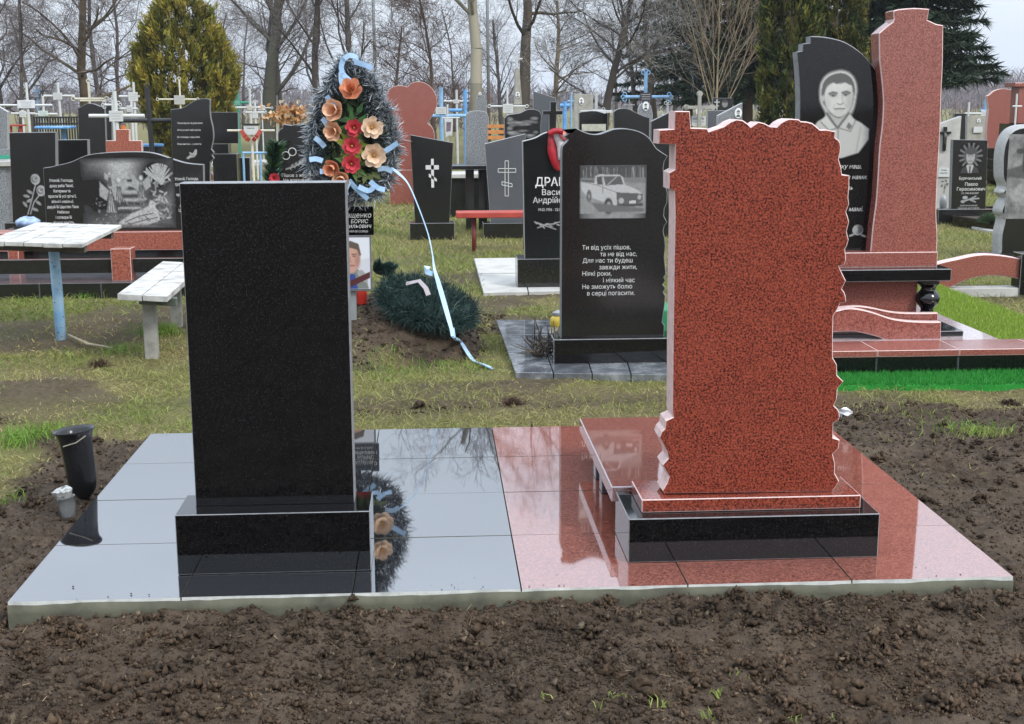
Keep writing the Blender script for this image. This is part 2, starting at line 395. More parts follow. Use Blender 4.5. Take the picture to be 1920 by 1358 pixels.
b.inputs['Specular IOR Level'].default_value = .2
hn = n.new('ShaderNodeMath'); hn.operation = 'ADD'; l.new(noise(n, l, v, 60, 6, .7), hn.inputs[0]); l.new(noise(n, l, v, 190, 3, .6), hn.inputs[1])
bump(n, l, b, hn.outputs[0], .9, .012)
GRD = m
g = npmesh('ground', V, F, m, None, np.repeat(S.ravel()[:,None], 3, 1), smooth=True); g['kind'] = 'structure'

# clods on the dug earth
def clods(n, area, smin, smax, seed, name):
    rg = np.random.default_rng(seed); t = (1+5**.5)/2
    iv = np.array([(-1,t,0),(1,t,0),(-1,-t,0),(1,-t,0),(0,-1,t),(0,1,t),(0,-1,-t),(0,1,-t),(t,0,-1),(t,0,1),(-t,0,-1),(-t,0,1)], float); iv /= np.linalg.norm(iv[0])
    fi = np.array([(0,11,5),(0,5,1),(0,1,7),(0,7,10),(0,10,11),(1,5,9),(5,11,4),(11,10,2),(10,7,6),(7,1,8),(3,9,4),(3,4,2),(3,2,6),(3,6,8),(3,8,9),(4,9,5),(2,4,11),(6,2,10),(8,6,7),(9,8,1)])
    x = rg.uniform(area[0], area[1], n); y = rg.uniform(area[2], area[3], n); s = soil(x, y)
    inside = (x > -.02) & (x < 3.02) & (y > -.02) & (y < 2.02); k = (s > .55) & ~inside; x, y = x[k], y[k]; n = len(x)
    r = smin*(smax/smin)**(rg.random(n)**2.6); z = height(x, y)+r*.25
    V = iv[None]*(1+rg.normal(0, .34, (n, 12, 1)))*r[:,None,None]*np.stack([rg.uniform(.8, 1.3, n), rg.uniform(.8, 1.3, n), rg.uniform(.6, 1, n)], 1)[:,None,:]
    an = rg.uniform(0, 6.28, n); c, s_ = np.cos(an)[:,None], np.sin(an)[:,None]; V = np.stack([V[...,0]*c-V[...,1]*s_, V[...,0]*s_+V[...,1]*c, V[...,2]], 2)
    V = V+np.stack([x, y, z], 1)[:,None,:]; F = fi[None]+np.arange(n)[:,None,None]*12
    tone = np.repeat(rg.uniform(.4, 1.7, n), 12)[:,None]*np.array([[.062,.044,.030]])
    o = npmesh(name, V.reshape(-1, 3), F.reshape(-1, 3), CLODM, None, tone, smooth=False); o['kind'] = 'stuff'; return o
m, nt, b, n, l = newmat('clod_earth'); a = n.new('ShaderNodeAttribute'); a.attribute_name = 'Col'; tc = n.new('ShaderNodeTexCoord')
l.new(mixc(n, l, noise(n, l, tc.outputs['Object'], 90, 4, .7), (.030,.020,.013), a.outputs['Color']), b.inputs['Base Color']); b.inputs['Roughness'].default_value = .95
b.inputs['Specular IOR Level'].default_value = .15; bump(n, l, b, noise(n, l, tc.outputs['Object'], 140, 4, .7), .8, .006); CLODM = m
def crumbs(n, area, smin, smax, seed, label):
    rg = np.random.default_rng(seed); ov = np.array([(1,0,0),(-1,0,0),(0,1,0),(0,-1,0),(0,0,1),(0,0,-1)], float); of = np.array([(0,2,4),(2,1,4),(1,3,4),(3,0,4),(2,0,5),(1,2,5),(3,1,5),(0,3,5)])
    x = rg.uniform(area[0], area[1], n); y = rg.uniform(area[2], area[3], n); lift = np.zeros(n)
    nc = n//90; per = 26; cx_ = rg.uniform(area[0], area[1], nc); cy_ = rg.uniform(area[2], area[3], nc); cr_ = .009+.030*rg.random(nc)**3; u = rg.normal(size=(nc, per, 3)); u /= np.linalg.norm(u, axis=2, keepdims=True); u *= rg.random((nc, per, 1))**.4   # crumbly clods: crumbs caked together
    x = np.concatenate([x, (cx_[:,None]+u[...,0]*cr_[:,None]).ravel()]); y = np.concatenate([y, (cy_[:,None]+u[...,1]*cr_[:,None]).ravel()]); lift = np.concatenate([lift, (np.abs(u[...,2])*cr_[:,None]*.8).ravel()]); big = np.concatenate([np.ones(n), np.repeat(.004+cr_*.22, per)/.0045]); n = len(x); inside = (x > -.012) & (x < 3.012) & (y > -.012) & (y < 2.012); dens = np.clip((fbm(x*6, y*6, 3, 77)-.30)/.25, .55, 1)
    k = (soil(x, y) > .5) & ~inside & (rg.random(n) < dens); x, y, lift, big = x[k], y[k], lift[k], big[k]; n = len(x); r = np.where(big == 1, smin*(smax/smin)**(rg.random(n)**1.7), .0042*big*rg.uniform(.7, 1.2, n)); z = height(x, y)+r*.3+lift
    V = ov[None]*(1+rg.normal(0, .38, (n, 6, 1)))*r[:,None,None]+rg.normal(0, .3, (n, 6, 3))*r[:,None,None]+np.stack([x, y, z], 1)[:,None]
    tone = rg.uniform(.5, 1.7, n)[:,None]*np.array([[.062,.044,.030]]); pale = rg.random(n) < .05; tone[pale] = np.array([.15,.12,.085])*rg.uniform(.7, 1.3, (pale.sum(), 1)); patch = np.clip((fbm(x*2.5, y*2.5, 3, 90)-.45)/.2, 0, 1)[:,None]; tone = tone*(1+patch*np.array([[.7,.6,.5]]))
    o = npmesh('soil_crumbs', V.reshape(-1, 3), (of[None]+np.arange(n)[:,None,None]*6).reshape(-1, 3), CLODM, None, np.repeat(tone, 6, 0)); o['kind'] = 'stuff'; tag(o, label, 'soil')
crumbs(54000, (-.35, 3.2, -.8, .02), .0014, .0068, 41, 'fine crumbs of dug earth along the front of the platform')
crumbs(48000, (-.9, 5.0, 0, 2.7), .002, .008, 42, 'fine crumbs of dug earth on both sides of the platform')
c1 = clods(1500, (-.4, 3.4, -.9, .02), .003, .011, 5, 'soil_clods'); tag(c1, 'larger dark clods of dug earth along the front of the platform', 'soil')
c2 = clods(1500, (-.9, 5.0, 0, 2.7), .004, .013, 6, 'soil_clods'); tag(c2, 'larger dark clods of dug earth on both sides of the platform', 'soil')
c3 = clods(4000, (MC[0]-.8, MC[0]+.8, MC[1]-1.1, MC[1]+1), .004, .016, 8, 'soil_clods'); tag(c3, 'lumps of brown earth on the fresh grave mound', 'soil')
# bigger lumps near the lower right of the view
def lumps():
    rg = np.random.default_rng(3); gs = []
    for px, py, r in ((1130,1265,.03),(1160,1272,.024),(1205,1290,.034),(1222,1306,.03),(1250,1318,.022),(1270,1288,.018),(1582,1280,.036),(1560,1262,.028),(1612,1300,.040),(1640,1312,.026),(1660,1330,.022),(1716,1283,.022),(1480,1272,.016),(275,1275,.03),(300,1262,.02),(350,1302,.018),(520,1150,.022),(548,1155,.028),(395,1145,.02),(715,1245,.014)):
        c = G(px, py, .01); k = 12; V = []; F = []
        for a in range(7):
            th = math.pi*a/6
            for j in range(k):
                ph = 2*math.pi*j/k; q = .72*r*(1+.34*rg.normal())if 0 < a < 6 else r*.55
                V.append((c[0]+q*1.15*math.sin(th)*math.cos(ph), c[1]+q*math.sin(th)*math.sin(ph), float(height(c[0], c[1]))+r*.3+q*.72*math.cos(th)))
        for a in range(6):
            for j in range(k): F.append((a*k+j, (a+1)*k+j, (a+1)*k+(j+1) % k, a*k+(j+1) % k))
        gs.append((V, F))
    g = join(*gs); o = npmesh('soil_clods', np.array(g[0]), np.array(g[1]), CLODM, None, np.tile(np.array([[.085,.056,.035]]), (len(g[0]), 1))*np.random.default_rng(2).uniform(.6, 1.4, (len(g[0]), 1)), smooth=False)
    o['kind'] = 'stuff'; tag(o, 'big lumps of clay lying on the loose earth in the foreground', 'soil')
lumps()

# ================================================================== paved platform
pf = thing('grave_platform', 'long low platform paved half in black and half in red polished tiles', 'platform', (1.5, 1, 0))
rg = np.random.default_rng(4)
part(pf, 'concrete_slab', box(.006, 2.994, .006, 1.994, -.12, .0585), MORTAR)
# uneven mortar skirt along the front
nx_ = 240; V = []; F = []
for j in range(5):
    for k in range(nx_+1):
        x = 3*k/nx_; z = -.06+.134*j/4
        wob = .0035*float(fbm(np.array(x*9.), np.array(j*.9), 3, 6))+.006*max(0, float(fbm(np.array(x*2.3), np.array(z*9), 3, 44))-.55)
        if j == 4: z = .0725-.006*max(0, float(fbm(np.array(x*6.), np.array(.5), 3, 61))-.45)*3
        V.append((x, .0035-wob-.002, z))
for j in range(4):
    for k in range(nx_): F.append((j*(nx_+1)+k, j*(nx_+1)+k+1, (j+1)*(nx_+1)+k+1, (j+1)*(nx_+1)+k))
V += [(3*k/nx_, .012, V[4*(nx_+1)+k][2]) for k in range(nx_+1)]
F += [(4*(nx_+1)+k, 4*(nx_+1)+k+1, 5*(nx_+1)+k+1, 5*(nx_+1)+k) for k in range(nx_)]
part(pf, 'mortar_skirt', (V, F), MORTAR, smooth=True)
TEDGE = mat('tile_edge', (.50,.51,.48), .6, .35, 14)
for r_ in range(4):
    for c_ in range(6):
        gp = .0021; dz = rg.normal(0, .0004)
        o = part(pf, 'tile', join(box(c_*.5+gp, c_*.5+.5-gp, r_*.5+gp, r_*.5+.5-gp, .0592, ZP+dz)), [BLKT if c_ < 3 else REDT, TEDGE])
        me = o.data; me.materials.append(MORTAR); me.polygons.foreach_set('material_index', [2, 0, 1 if r_ == 0 else 2, 2, 2, 2])
        # not every tile lies dead level
        tx, ty = rg.normal(0, .0006), rg.normal(0, .0006)
        for q in me.vertices: q.co.z += (q.co.x+1.5-(c_*.5+.25))*tx+(q.co.y+1-(r_*.5+.25))*ty

# a few crumbs kicked up onto the paving edge
rgp = np.random.default_rng(19); npv = 45; xk = rgp.uniform(.02, 2.98, npv); yk = rgp.exponential(.035, npv)+.004; rk = rgp.uniform(.0012, .0034, npv); ovk = np.array([(1,0,0),(-1,0,0),(0,1,0),(0,-1,0),(0,0,1),(0,0,-.3)], float); ofk = np.array([(0,2,4),(2,1,4),(1,3,4),(3,0,4),(2,0,5),(1,2,5),(3,1,5),(0,3,5)])
Vk = ovk[None]*(1+rgp.normal(0, .3, (npv, 6, 1)))*rk[:,None,None]+np.stack([xk, yk, ZP+rk*.35+.0006], 1)[:,None]; ock = npmesh('soil_crumbs', Vk.reshape(-1, 3), (ofk[None]+np.arange(npv)[:,None,None]*6).reshape(-1, 3), CLODM, None, np.full((npv*6, 3), (.07,.047,.03))); ock['kind'] = 'stuff'; tag(ock, 'stray crumbs of earth on the front edge of the paving', 'soil')

# ---- black headstone
hb = thing('headstone', 'tall plain black polished headstone on a wide black block, on the platform', 'headstone', (.75, .28, ZP))
part(hb, 'base_block', box(.4565, 1.0473, .1884, .1884+.21, ZP+.0015, ZP+.193), [BLK, BEDGE], bevel=.0025)
part(hb, 'stele', ext([(.5052, ZP+.1935), (.9956, ZP+.1935), (.9956, ZP+1.1894), (.5052, ZP+1.1894)], .2768, .085, .003), [BLK, BEDGE])

# ---- red headstone
hr = thing('headstone', 'wavy-edged red granite headstone with a cross cut into its upper corner', 'headstone', (2.25, .28, ZP))
zb = ZP+.145; zpl = zb+.0441
part(hr, 'base_block', box(1.8486, 2.646, .1999, .1999+.30, ZP+.0015, zb), [BLK, BEDGE], bevel=.003)
part(hr, 'plinth', box(1.8979, 2.6016, .2568, .2568+.215, zb+.001, zpl), [RED, REDGE], bevel=.003)
YR = float(G(1400, 926, zpl)[1])
ol = [(1265,208.7),(1293.6,208.7),(1296,240),(1327,241),(1329,247),(1342,242),(1357,237),(1369,228.6),(1381,223.8),(1393,225.6),(1402,231.7),(1408,238.5),(1415,233),(1422,228.6),(1432.5,230.8),(1444.6,236.8),(1456.7,237.7),(1461,233),(1466,229),(1473,225),(1481,222.6),(1497.5,223.8),(1502,227.7),(1512,228),(1523,230.8),(1531,237),(1538,243.7),(1550,243),(1567,246.8),(1566,258),(1573,263),(1576,268.5),(1577,278),(1576,286.6),(1573,298.7),(1577.5,313.8),(1579,327.4),(1592.6,329),(1593,347),(1591,371),(1592.6,383),(1587,398),(1590,406),(1592.6,416.5),(1588,434.6),(1591.7,449.7),(1589,460),(1585,467.8),(1587,487.5),(1583.5,496.5),(1573,499.5),(1580.5,514.6),(1586.6,526.7),(1579,541.8),(1584,549),(1586,555.4),(1587,566.9),(1576,569),(1568,584.7),(1563,592.5),(1562,630),(1562,671),(1569.5,683.7),(1570,703.8),(1582,716),(1571,728.5),(1569.5,748.6),(1564,761),(1571,767),(1574,773),(1575,782),(1572.6,788.8),(1563,793.4),(1562,821),(1574.7,825.3),(1572.6,841.4),(1561.8,852),(1566,869),(1565.5,887.7),(1574,903),(1561,926),
 (1246,926),(1242,920),(1250,906),(1254,894),(1247,882),(1242,872),(1252.6,860),(1250,848),(1245,838),(1236,820),(1240,810),(1246,804),(1248,789),(1262,782.6),(1260,773),(1261,660),(1263,500),(1265,401),(1264,359),(1254,354.6),(1254,324),(1265,318),(1266,271.5),(1234.7,270),(1235.6,243.8),(1264,242)]
po = pxo(ol, YR); zlo = min(z for x, z in po); po = [(x, z if z > zlo+.004 else zpl+.0005) for x, z in po]
part(hr, 'stele', ext(po, YR, .10, .0032), [RED, REDGE])

# ---- red cover slab behind it
sl = thing('cover_slab', 'raised red granite cover slab lying behind the wavy red headstone', 'grave slab', (2.18, 1.1, ZP))
p_b = G(1096, 784, ZP+.16); ys = float(min(p_b[1], 1.97))
part(sl, 'slab', box(1.835, 2.52, .503, ys, ZP+.108, ZP+.160), [REDT, mat('slab_edge_skylit', (.42,.38,.40), .3, .2, 30)], bevel=.004)  # the slab's edge colour carries a painted lilac reflection of the sky
for x0 in (1.86, 2.40):
    for y0 in (.95, ys-.35): part(sl, 'support_block', box(x0, x0+.10, y0, y0+.07, ZP+.001, ZP+.1075), GREYP, bevel=.003)

# ================================================================== foliage helpers
def blades(base, dirs, length, width, bend=0.0, rg=RNG, seg=1):
    """thin pointed leaves: one or two segments each"""
    base = np.asarray(base, float); n = len(base); dirs = dirs/np.maximum(np.linalg.norm(dirs, axis=1, keepdims=True), 1e-9)
    rnd = rg.normal(size=(n, 3)); side = np.cross(dirs, rnd); side /= np.maximum(np.linalg.norm(side, axis=1, keepdims=True), 1e-9)
    L_ = np.broadcast_to(length, (n,))[:,None]; W = np.broadcast_to(width, (n,))[:,None]/2
    if seg == 1:
        V = np.stack([base-side*W, base+side*W, base+dirs*L_], 1); F = np.arange(n*3).reshape(n, 3); return V.reshape(-1, 3), F, 3
    mid = base+dirs*L_*.55; b = np.asarray(bend); tip = base+dirs*L_+b
    V = np.stack([base-side*W, base+side*W, mid+side*W*.7, mid-side*W*.7, tip], 1); o = np.arange(n)[:,None]*5
    F = np.concatenate([o+np.array([[0,1,2]]), o+np.array([[0,2,3]]), o+np.array([[3,2,4]])], 0); return V.reshape(-1, 3), F, 5
def pick(cols, n, rg, var=.25):
    c = np.asarray(cols)[rg.integers(0, len(cols), n)]; return c*(1+rg.uniform(-var, var, (n, 1)))
LEAF = attrmat('leaf', .65, .25); NEEDLE = attrmat('needles', .6, .1); TINSEL = attrmat('tinsel_fir', .45, .1); TWIG = attrmat('twig_bark', .9, 0, spec=.1)
PETAL = attrmat('cloth_petal', .75, .25)

# ================================================================== things on the left: table, bench
MC_tab = .70
a_ = G(154, 457, MC_tab); b_ = G(228.5, 421, MC_tab); d_ = G(68, 417.5, MC_tab); c_ = d_+(a_-b_)
c_ = c_[:2]; a_ = a_[:2]; b_ = b_[:2]; d_ = d_[:2]
post = G(115, 637)
tb = thing('table', 'weathered white plank table on one light blue post', 'table', (post[0], post[1], 0))
for k in range(5):
    t0, t1 = k/5+.004, (k+1)/5-.004; e = .012*random.uniform(-1, 1); dr = (a_-b_)/np.linalg.norm(a_-b_)
    q = [c_+(a_-c_)*t0+dr*e, c_+(a_-c_)*t1+dr*e, d_+(b_-d_)*t1, d_+(b_-d_)*t0]
    part(tb, 'plank', prism(q, MC_tab-.028+random.uniform(-.003, .003), MC_tab+random.uniform(-.003, .003)), WOODW, bevel=.003)
for t in (.14, .80):
    q0 = c_+(d_-c_)*t+(a_-c_)*.03; q1 = a_+(b_-a_)*t-(a_-c_)*.03; s_ = (d_-c_)/np.linalg.norm(d_-c_)*.04
    part(tb, 'batten', prism([q0-s_, q1-s_, q1+s_, q0+s_], MC_tab-.07, MC_tab-.031), WOODD, bevel=.003)
m, nt, b, n, l = newmat('chipped_blue_paint'); v = coords(n, l)
l.new(mixc(n, l, ramp(n, l, noise(n, l, v, 38, 5, .7), [(.60, (0,0,0)), (.66, (1,1,1))]), ramp(n, l, noise(n, l, v, 9, 3), [(.35, (.20,.40,.62)), (.7, (.42,.58,.70))]), (.03,.028,.025)), b.inputs['Base Color'])
b.inputs['Roughness'].default_value = .6
part(tb, 'post', tube([(post[0], post[1], -.1), (post[0]-.003, post[1], .3), (post[0]-.01, post[1], MC_tab-.03)], .034, 14), m, smooth=True)

zb_ = .43
f0 = G(220, 551, zb_)[:2]; f1 = G(313, 556, zb_)[:2]; g0 = G(305, 490, zb_)[:2]; g1 = f1+(g0-f0)
l1 = G(286, 674)[:2]; l2 = G(332, 613)[:2]
bn = thing('bench', 'weathered white plank bench on two posts beside the tall black headstone', 'bench', (l1[0], l1[1], 0))
for t0, t1 in ((0, .49), (.51, 1)):
    part(bn, 'plank', prism([f0+(f1-f0)*t0, f0+(f1-f0)*t1, g0+(g1-g0)*t1, g0+(g1-g0)*t0], zb_-.035+random.uniform(-.003, .003), zb_), WOODW, bevel=.003)
ax = (f1-f0)/np.linalg.norm(f1-f0); bx = (g0-f0)/np.linalg.norm(g0-f0)
for lp in (l1, l2):
    tt = (lp-f0)@bx; o_ = f0+bx*tt
    part(bn, 'crossbar', prism([o_+ax*.10-bx*.03, o_+ax*.36-bx*.03, o_+ax*.36+bx*.03, o_+ax*.10+bx*.03], zb_-.085, zb_-.038), mat('greenish_batten', (.10,.12,.10), .8, .3, 12), bevel=.003)
    part(bn, 'leg', box(lp[0]-.038, lp[0]+.038, lp[1]-.03, lp[1]+.03, -.1, zb_-.086), mat('grey_post_wood', (.28,.27,.24), .85, .35, 14, bmp=.3), bevel=.006)

# ---- small rubbish lying about
def litter():
    p = G(1583, 779); bm = thing('crumpled_wrapper', 'crumpled white wrapper lying at the edge of the dug earth', 'litter', (p[0], p[1], 0))
    V, F = lathe((p[0], p[1], float(height(p[0], p[1]))), [(.008, 0), (.032, .008), (.026, .02), (.034, .03), (.012, .042)], 9, (.2, .3, 1)); V = np.array(V)+RNG.normal(0, .006, (len(V), 3))
    part(bm, 'foil', (V, F), mat('white_wrapper', (.75,.75,.76), .35, .1, 20))
litter()

# ---- plastic vase and cup at the left edge of the platform
vb = G(160, 934, .03); zv = float(height(vb[0], vb[1]))
vz = thing('grave_vase', 'empty black plastic vase standing in the earth by the platform corner', 'vase', (vb[0], vb[1], 0))
K = 40; V = []; F = []
prof = [(.012,-.06),(.014,.0),(.030,.018),(.045,.04),(.052,.07),(.054,.12),(.057,.19),(.061,.235),(.068,.257),(.078,.268),(.077,.271),(.066,.262),(.057,.235),(.053,.19),(.050,.12),(.044,.06),(.01,.05)]
ax_ = np.array([-.10, .02, 1.]); ax_ /= np.linalg.norm(ax_); u_ = np.cross([0,1.,0], ax_); u_ /= np.linalg.norm(u_); w_ = np.cross(ax_, u_)
for r_, h_ in prof:
    for j in range(K):
        rr = r_*(1+(.018 if j % 4 < 2 else -.018)*(1 if .03 < h_ < .25 else 0)); an = 2*math.pi*j/K
        V.append(np.array([vb[0], vb[1], zv-.005])+ax_*h_*1.02+rr*1.0*(u_*math.cos(an)+w_*math.sin(an)))
for i_ in range(len(prof)-1):
    for j in range(K): F.append((i_*K+j, i_*K+(j+1) % K, (i_+1)*K+(j+1) % K, (i_+1)*K+j))
F.append(tuple(range((len(prof)-1)*K, len(prof)*K)))
part(vz, 'fluted_body', (V, F), PLASTIC, smooth=True)
rim_ = np.array([vb[0], vb[1], zv-.005])
part(vz, 'straw', tube([rim_+ax_*.225+np.array([-.03,-.062,0]), rim_+ax_*.24+np.array([.02,-.066,0]), rim_+ax_*.262+np.array([.055,-.05,0])], .0022, 5), mat('dry_straw', (.45,.40,.30), .8, .2, 30))
cb = G(131, 975, .02); zc = float(height(cb[0], cb[1]))
cu = thing('plastic_cup', 'clear plastic cup with white scraps beside the black vase', 'cup', (cb[0], cb[1], 0))
m, nt, b, n, l = newmat('clear_plastic'); b.inputs['Base Color'].default_value = (.75,.77,.77,1); b.inputs['Roughness'].default_value = .15; b.inputs['Transmission Weight'].default_value = .8; b.inputs['IOR'].default_value = 1.35
pr = [(.024,0),(.026,.02),(.029,.05),(.032,.085),(.035,.088),(.032,.0885),(.028,.05),(.022,.004)]
part(cu, 'wall', lathe((cb[0], cb[1], zc), pr, 20, (-.12,0,1)), m, smooth=True)
V, F = lathe((cb[0]-.012, cb[1], zc+.07), [(.006,0),(.026,.01),(.034,.045),(.022,.05)], 11, (-.1,-.2,1)); V = np.array(V)+RNG.normal(0, .004, (len(V), 3))
part(cu, 'paper_scrap', (V, F), mat('white_scrap', (.40,.40,.38), .6, .5, 60, tint=(.03,.03,.028)))

# ================================================================== headstone builder
def headstone(label, Y, outline, t=.08, face=None, edge=None, bases=(), name='headstone', cat='headstone', group=None, ch=.004, ground=False):
    po = pxo(outline, Y); xs = [q[0] for q in po]; zm = min(q[1] for q in po)
    if ground: po = [(x, z if z > zm+.02 else 0.0) for x, z in po]
    h = thing(name, label, cat, ((min(xs)+max(xs))/2, Y, 0), group)
    part(h, 'stele', ext(po, Y, t, ch), [face or BLKO, edge or BEDGE])
    for (x0, x1, y0, y1, off, dep, m_) in bases:
        gd = y1 is None; p0 = P(x0, y0, Y-off); p1 = P(x1, y1 if not gd else y0, Y-off)
        part(h, 'base_block', box(p0[0], p1[0], Y-off, Y-off+dep, -.02 if gd else p1[2], p0[2]), [m_, BEDGE if m_ in (BLK, BLKO) else REDGE if m_ in (RED, REDO, REDL) else GEDGE], bevel=.004)
    return h

# ================================================================== middle distance, left: the wide engraved monument and its border
YK = float(G(170, 560)[1])                                    # front of its kerb
kb = thing('grave_border', 'black granite grave border with low rail and short red post, behind the bench', 'grave border', (P(170,540,YK)[0], YK, 0))
x0 = P(-160, 540, YK)[0]; x1 = P(420, 540, YK)[0]; zk = P(170, 531, YK)[2]
for k in range(5):
    xa = x0+(x1-x0)*k/5; xb = x0+(x1-x0)*(k+1)/5
    part(kb, 'kerb_tile', box(xa+.002, xb-.002, YK, YK+.03, -.05, zk), [BLKO, BEDGE], bevel=.002)
part(kb, 'paving', box(x0, x1, YK+.032, YK+2.3, -.05, zk-.004), GREYP)
za = P(170, 513, YK+.18)[2]; zb2 = P(170, 486, YK+.18)[2]
xp0, xp1 = P(210, 500, YK+.15)[0], P(247, 500, YK+.15)[0]
part(kb, 'rail', box(x0, xp0-.002, YK+.18, YK+.25, za, zb2), [BLKO, BEDGE], bevel=.003)
part(kb, 'rail', box(xp1+.002, x1, YK+.18, YK+.25, za, zb2), [BLKO, BEDGE], bevel=.003)
part(kb, 'post', box(xp0, xp1, YK+.13, YK+.30, zk-.003, P(230, 466, YK+.15)[2]), [REDO, REDGE], bevel=.004)
xq = P(20, 480, YK+.8); part(kb, 'post', box(P(15,480,YK+.8)[0], P(35,480,YK+.8)[0], YK+.8, YK+.95, zk-.003, P(20, 468, YK+.8)[2]), [REDO, REDGE], bevel=.004)
YE = YK+1.15
en = headstone('wide black headstone engraved with a garden scene and two prayers', YE,
    cr([(81,315),(95,313),(107,310),(132,304),(160,292),(185,287.5),(225,285),(270,285),(295,289),(325,299),(350,306),(381,309)], 3)+[(383,432),(87,432)], .08, BLKO, BEDGE, group=None)
part(en, 'red_base', box(P(-30,440,YE)[0], P(440,440,YE)[0], YE-.10, YE+.20, P(200,470,YE-.1)[2], P(200,433,YE)[2]-.001), [REDO, REDGE], bevel=.004)
part(en, 'black_plinth', box(P(-20,440,YE)[0], P(430,440,YE)[0], YE-.06, YE+.18, zk-.003, P(200,470,YE-.1)[2]-.001), BLKO, bevel=.004)
cv = Canvas(150, 112, 1.34); rgc = np.random.default_rng(2)
cv.a += .30; cv.a *= (.5+.9*fbm(cv.X*5, cv.Y*5, 4, 2)); cv.ell(.62, .16, .34, .26, .62, .35); cv.ell(.24, .5, .22, .3, .10, .3); cv.ell(1.05, .22, .25, .22, .12, .25)
for k in range(9): cv.poly([(.60-.012*k, .30+.055*k), (.76+.010*k, .30+.055*k), (.77+.010*k, .335+.055*k), (.59-.012*k, .335+.055*k)], .58 if k % 2 else .2, 1)
def angel(cx, cy, h, fl):
    cv.poly([(cx, cy-.30*h), (cx+.16*h, cy+.5*h), (cx-.16*h, cy+.5*h)], .62, 1); cv.ell(cx, cy-.38*h, .07*h, .09*h, .75, .02)
    for s in (-1, 1): cv.poly([(cx+s*.05*h, cy-.22*h), (cx+s*.34*h, cy-.52*h), (cx+s*.38*h, cy-.05*h), (cx+s*.14*h, cy+.12*h)], .55, 1)
    for k in range(4): cv.line([(cx-.06*h+.04*h*k, cy-.1*h), (cx-.12*h+.08*h*k, cy+.48*h)], .004, .25)
angel(.42, .55, .42, 1); angel(.54, .44, .34, 1); angel(.86, .42, .36, -1); angel(.42, .30, .2, 1)
for k in range(70):
    x = 1.12+rgc.normal(0, .09); y = rgc.uniform(.15, .85); cv.ell(x, y, .035, .012, rgc.uniform(.3, .75), .01, rgc.uniform(0, 3))
for k in range(26):
    an = -1.57+rgc.uniform(-1.2, 1.2); cv.line([(1.12, .35), (1.12+.22*math.cos(an), .35+.26*math.sin(an))], .006, .6)
cv.poly([(.52,.90),(.70,.78),(.86,.72),(.98,.66),(1.08,.74),(1.10,.88),(.9,.95),(.5,.97)], .66, 1); cv.ell(1.0, .66, .045, .055, .72, .02); cv.line([(.6,.9),(.8,.82),(1.0,.78)], .006, .3); cv.line([(.66,.93),(.9,.87),(1.06,.84)], .006, .3)
cv.poly([(.3,.98),(.5,.93),(1.0,.95),(1.25,.98)], .5, 2)
for k in range(120): cv.ell(rgc.uniform(.1, 1.3), rgc.uniform(.55, 1), .014, .006, rgc.uniform(.1, .6), .01, rgc.uniform(0, 3))
cv.a = np.clip((cv.a-.16)*1.45, 0, .9); cv.rough(.4, 55); cv.fade(.09)
engrave(en, 'etched_picture', cv, 147, 333, 296, 429, YE)
txt(en, "Упокой, Господи,\nдушу раби Твоєї,\nКатерини та\nпрости їй усі гріхи її,\nвільні і невільні,\nдаруй їй Царство Твоє\nНебесне\nі сотвори їй\nвічную пам'ять.", 115, 341, YE, 5.2, align='CENTER', line=1.33, bold=.012, stretch=.72)
txt(en, "Упокой, Господи,\nдушу раба Твого,\nВасиля та\nпрости йому усі\nйого гріхи,\nдаруй йому\nЦарство Твоє\nі сотвори", 350, 338, YE, 5.2, align='CENTER', line=1.33, bold=.012, stretch=.72)

YL = YK+2.6
h = headstone('black headstone with engraved roses behind the table, left of the wide engraved stone', YL, [(17,249),(104,248),(106,420),(24,420)], .09, BLKO, BEDGE, [(8,118,418,None,.08,.3,BLKO)])
cv = Canvas(60, 90, .66)
def rose(cx, cy, r):
    cv.ell(cx, cy, r, r*1.1, .62, .02)
    for k in range(3): cv.ell(cx+r*.15*k-.02, cy-r*.1*k, r*(.75-.2*k), r*(.7-.2*k), .2 if k % 2 == 0 else .6, .02)
cv.line([(.42,.25),(.30,.6),(.15,1.0)], .01, .5); cv.line([(.52,.5),(.34,.7),(.22,1)], .01, .5); rose(.42,.14,.12); rose(.55,.42,.12)
for x, y, a in ((.25,.45,.5),(.15,.55,.2),(.22,.66,-.4),(.46,.72,.6),(.36,.88,.4),(.1,.75,.9)): cv.ell(x, y, .08, .035, .45, .02, a)
cv.rough(.3); engrave(h, 'etched_roses', cv, 36, 88, 326, 402, YL)
vp = P(52, 414, YK+1.9); bc = thing('blue_bundle', 'crumpled pale blue bag on the black stone behind the table', 'bag', (vp[0], YK+1.9, 0))
V, F = lathe((vp[0], YK+1.9, vp[2]-.06), [(.05,0),(.10,.02),(.105,.06),(.06,.085),(.01,.09)], 14); V = np.array(V)+RNG.normal(0, .008, (len(V), 3)); part(bc, 'bag', (V, F), mat('pale_blue_bag', (.30,.40,.60), .4, .4, 22), smooth=True)
part(bc, 'stone_step', box(vp[0]-.14, vp[0]+.5, YK+1.7, YK+2.3, 0, vp[2]-.06), BLKO, bevel=.004)
headstone('low plain black headstone with pale side edge, right of the rose headstone', YL+.9, [(108,262.5),(164,262),(166,420),(110,420)], .10, BLKO, BEDGE, ground=True)
YF = 17.0
headstone('black headstone with a wavy top and pale edge behind the white pipe cross', YF, cr([(146,203),(152,200),(160,195.5),(167,194),(176,195),(186,199),(196,201)], 3)+[(200,330),(147,330)], .08, BLKO, BEDGE, ground=True)
headstone('plain dark headstone half hidden behind the white pipe cross', YF+3, [(196,195),(209,195),(209,330),(196,330)], .08, BLKO, BEDGE, ground=True)

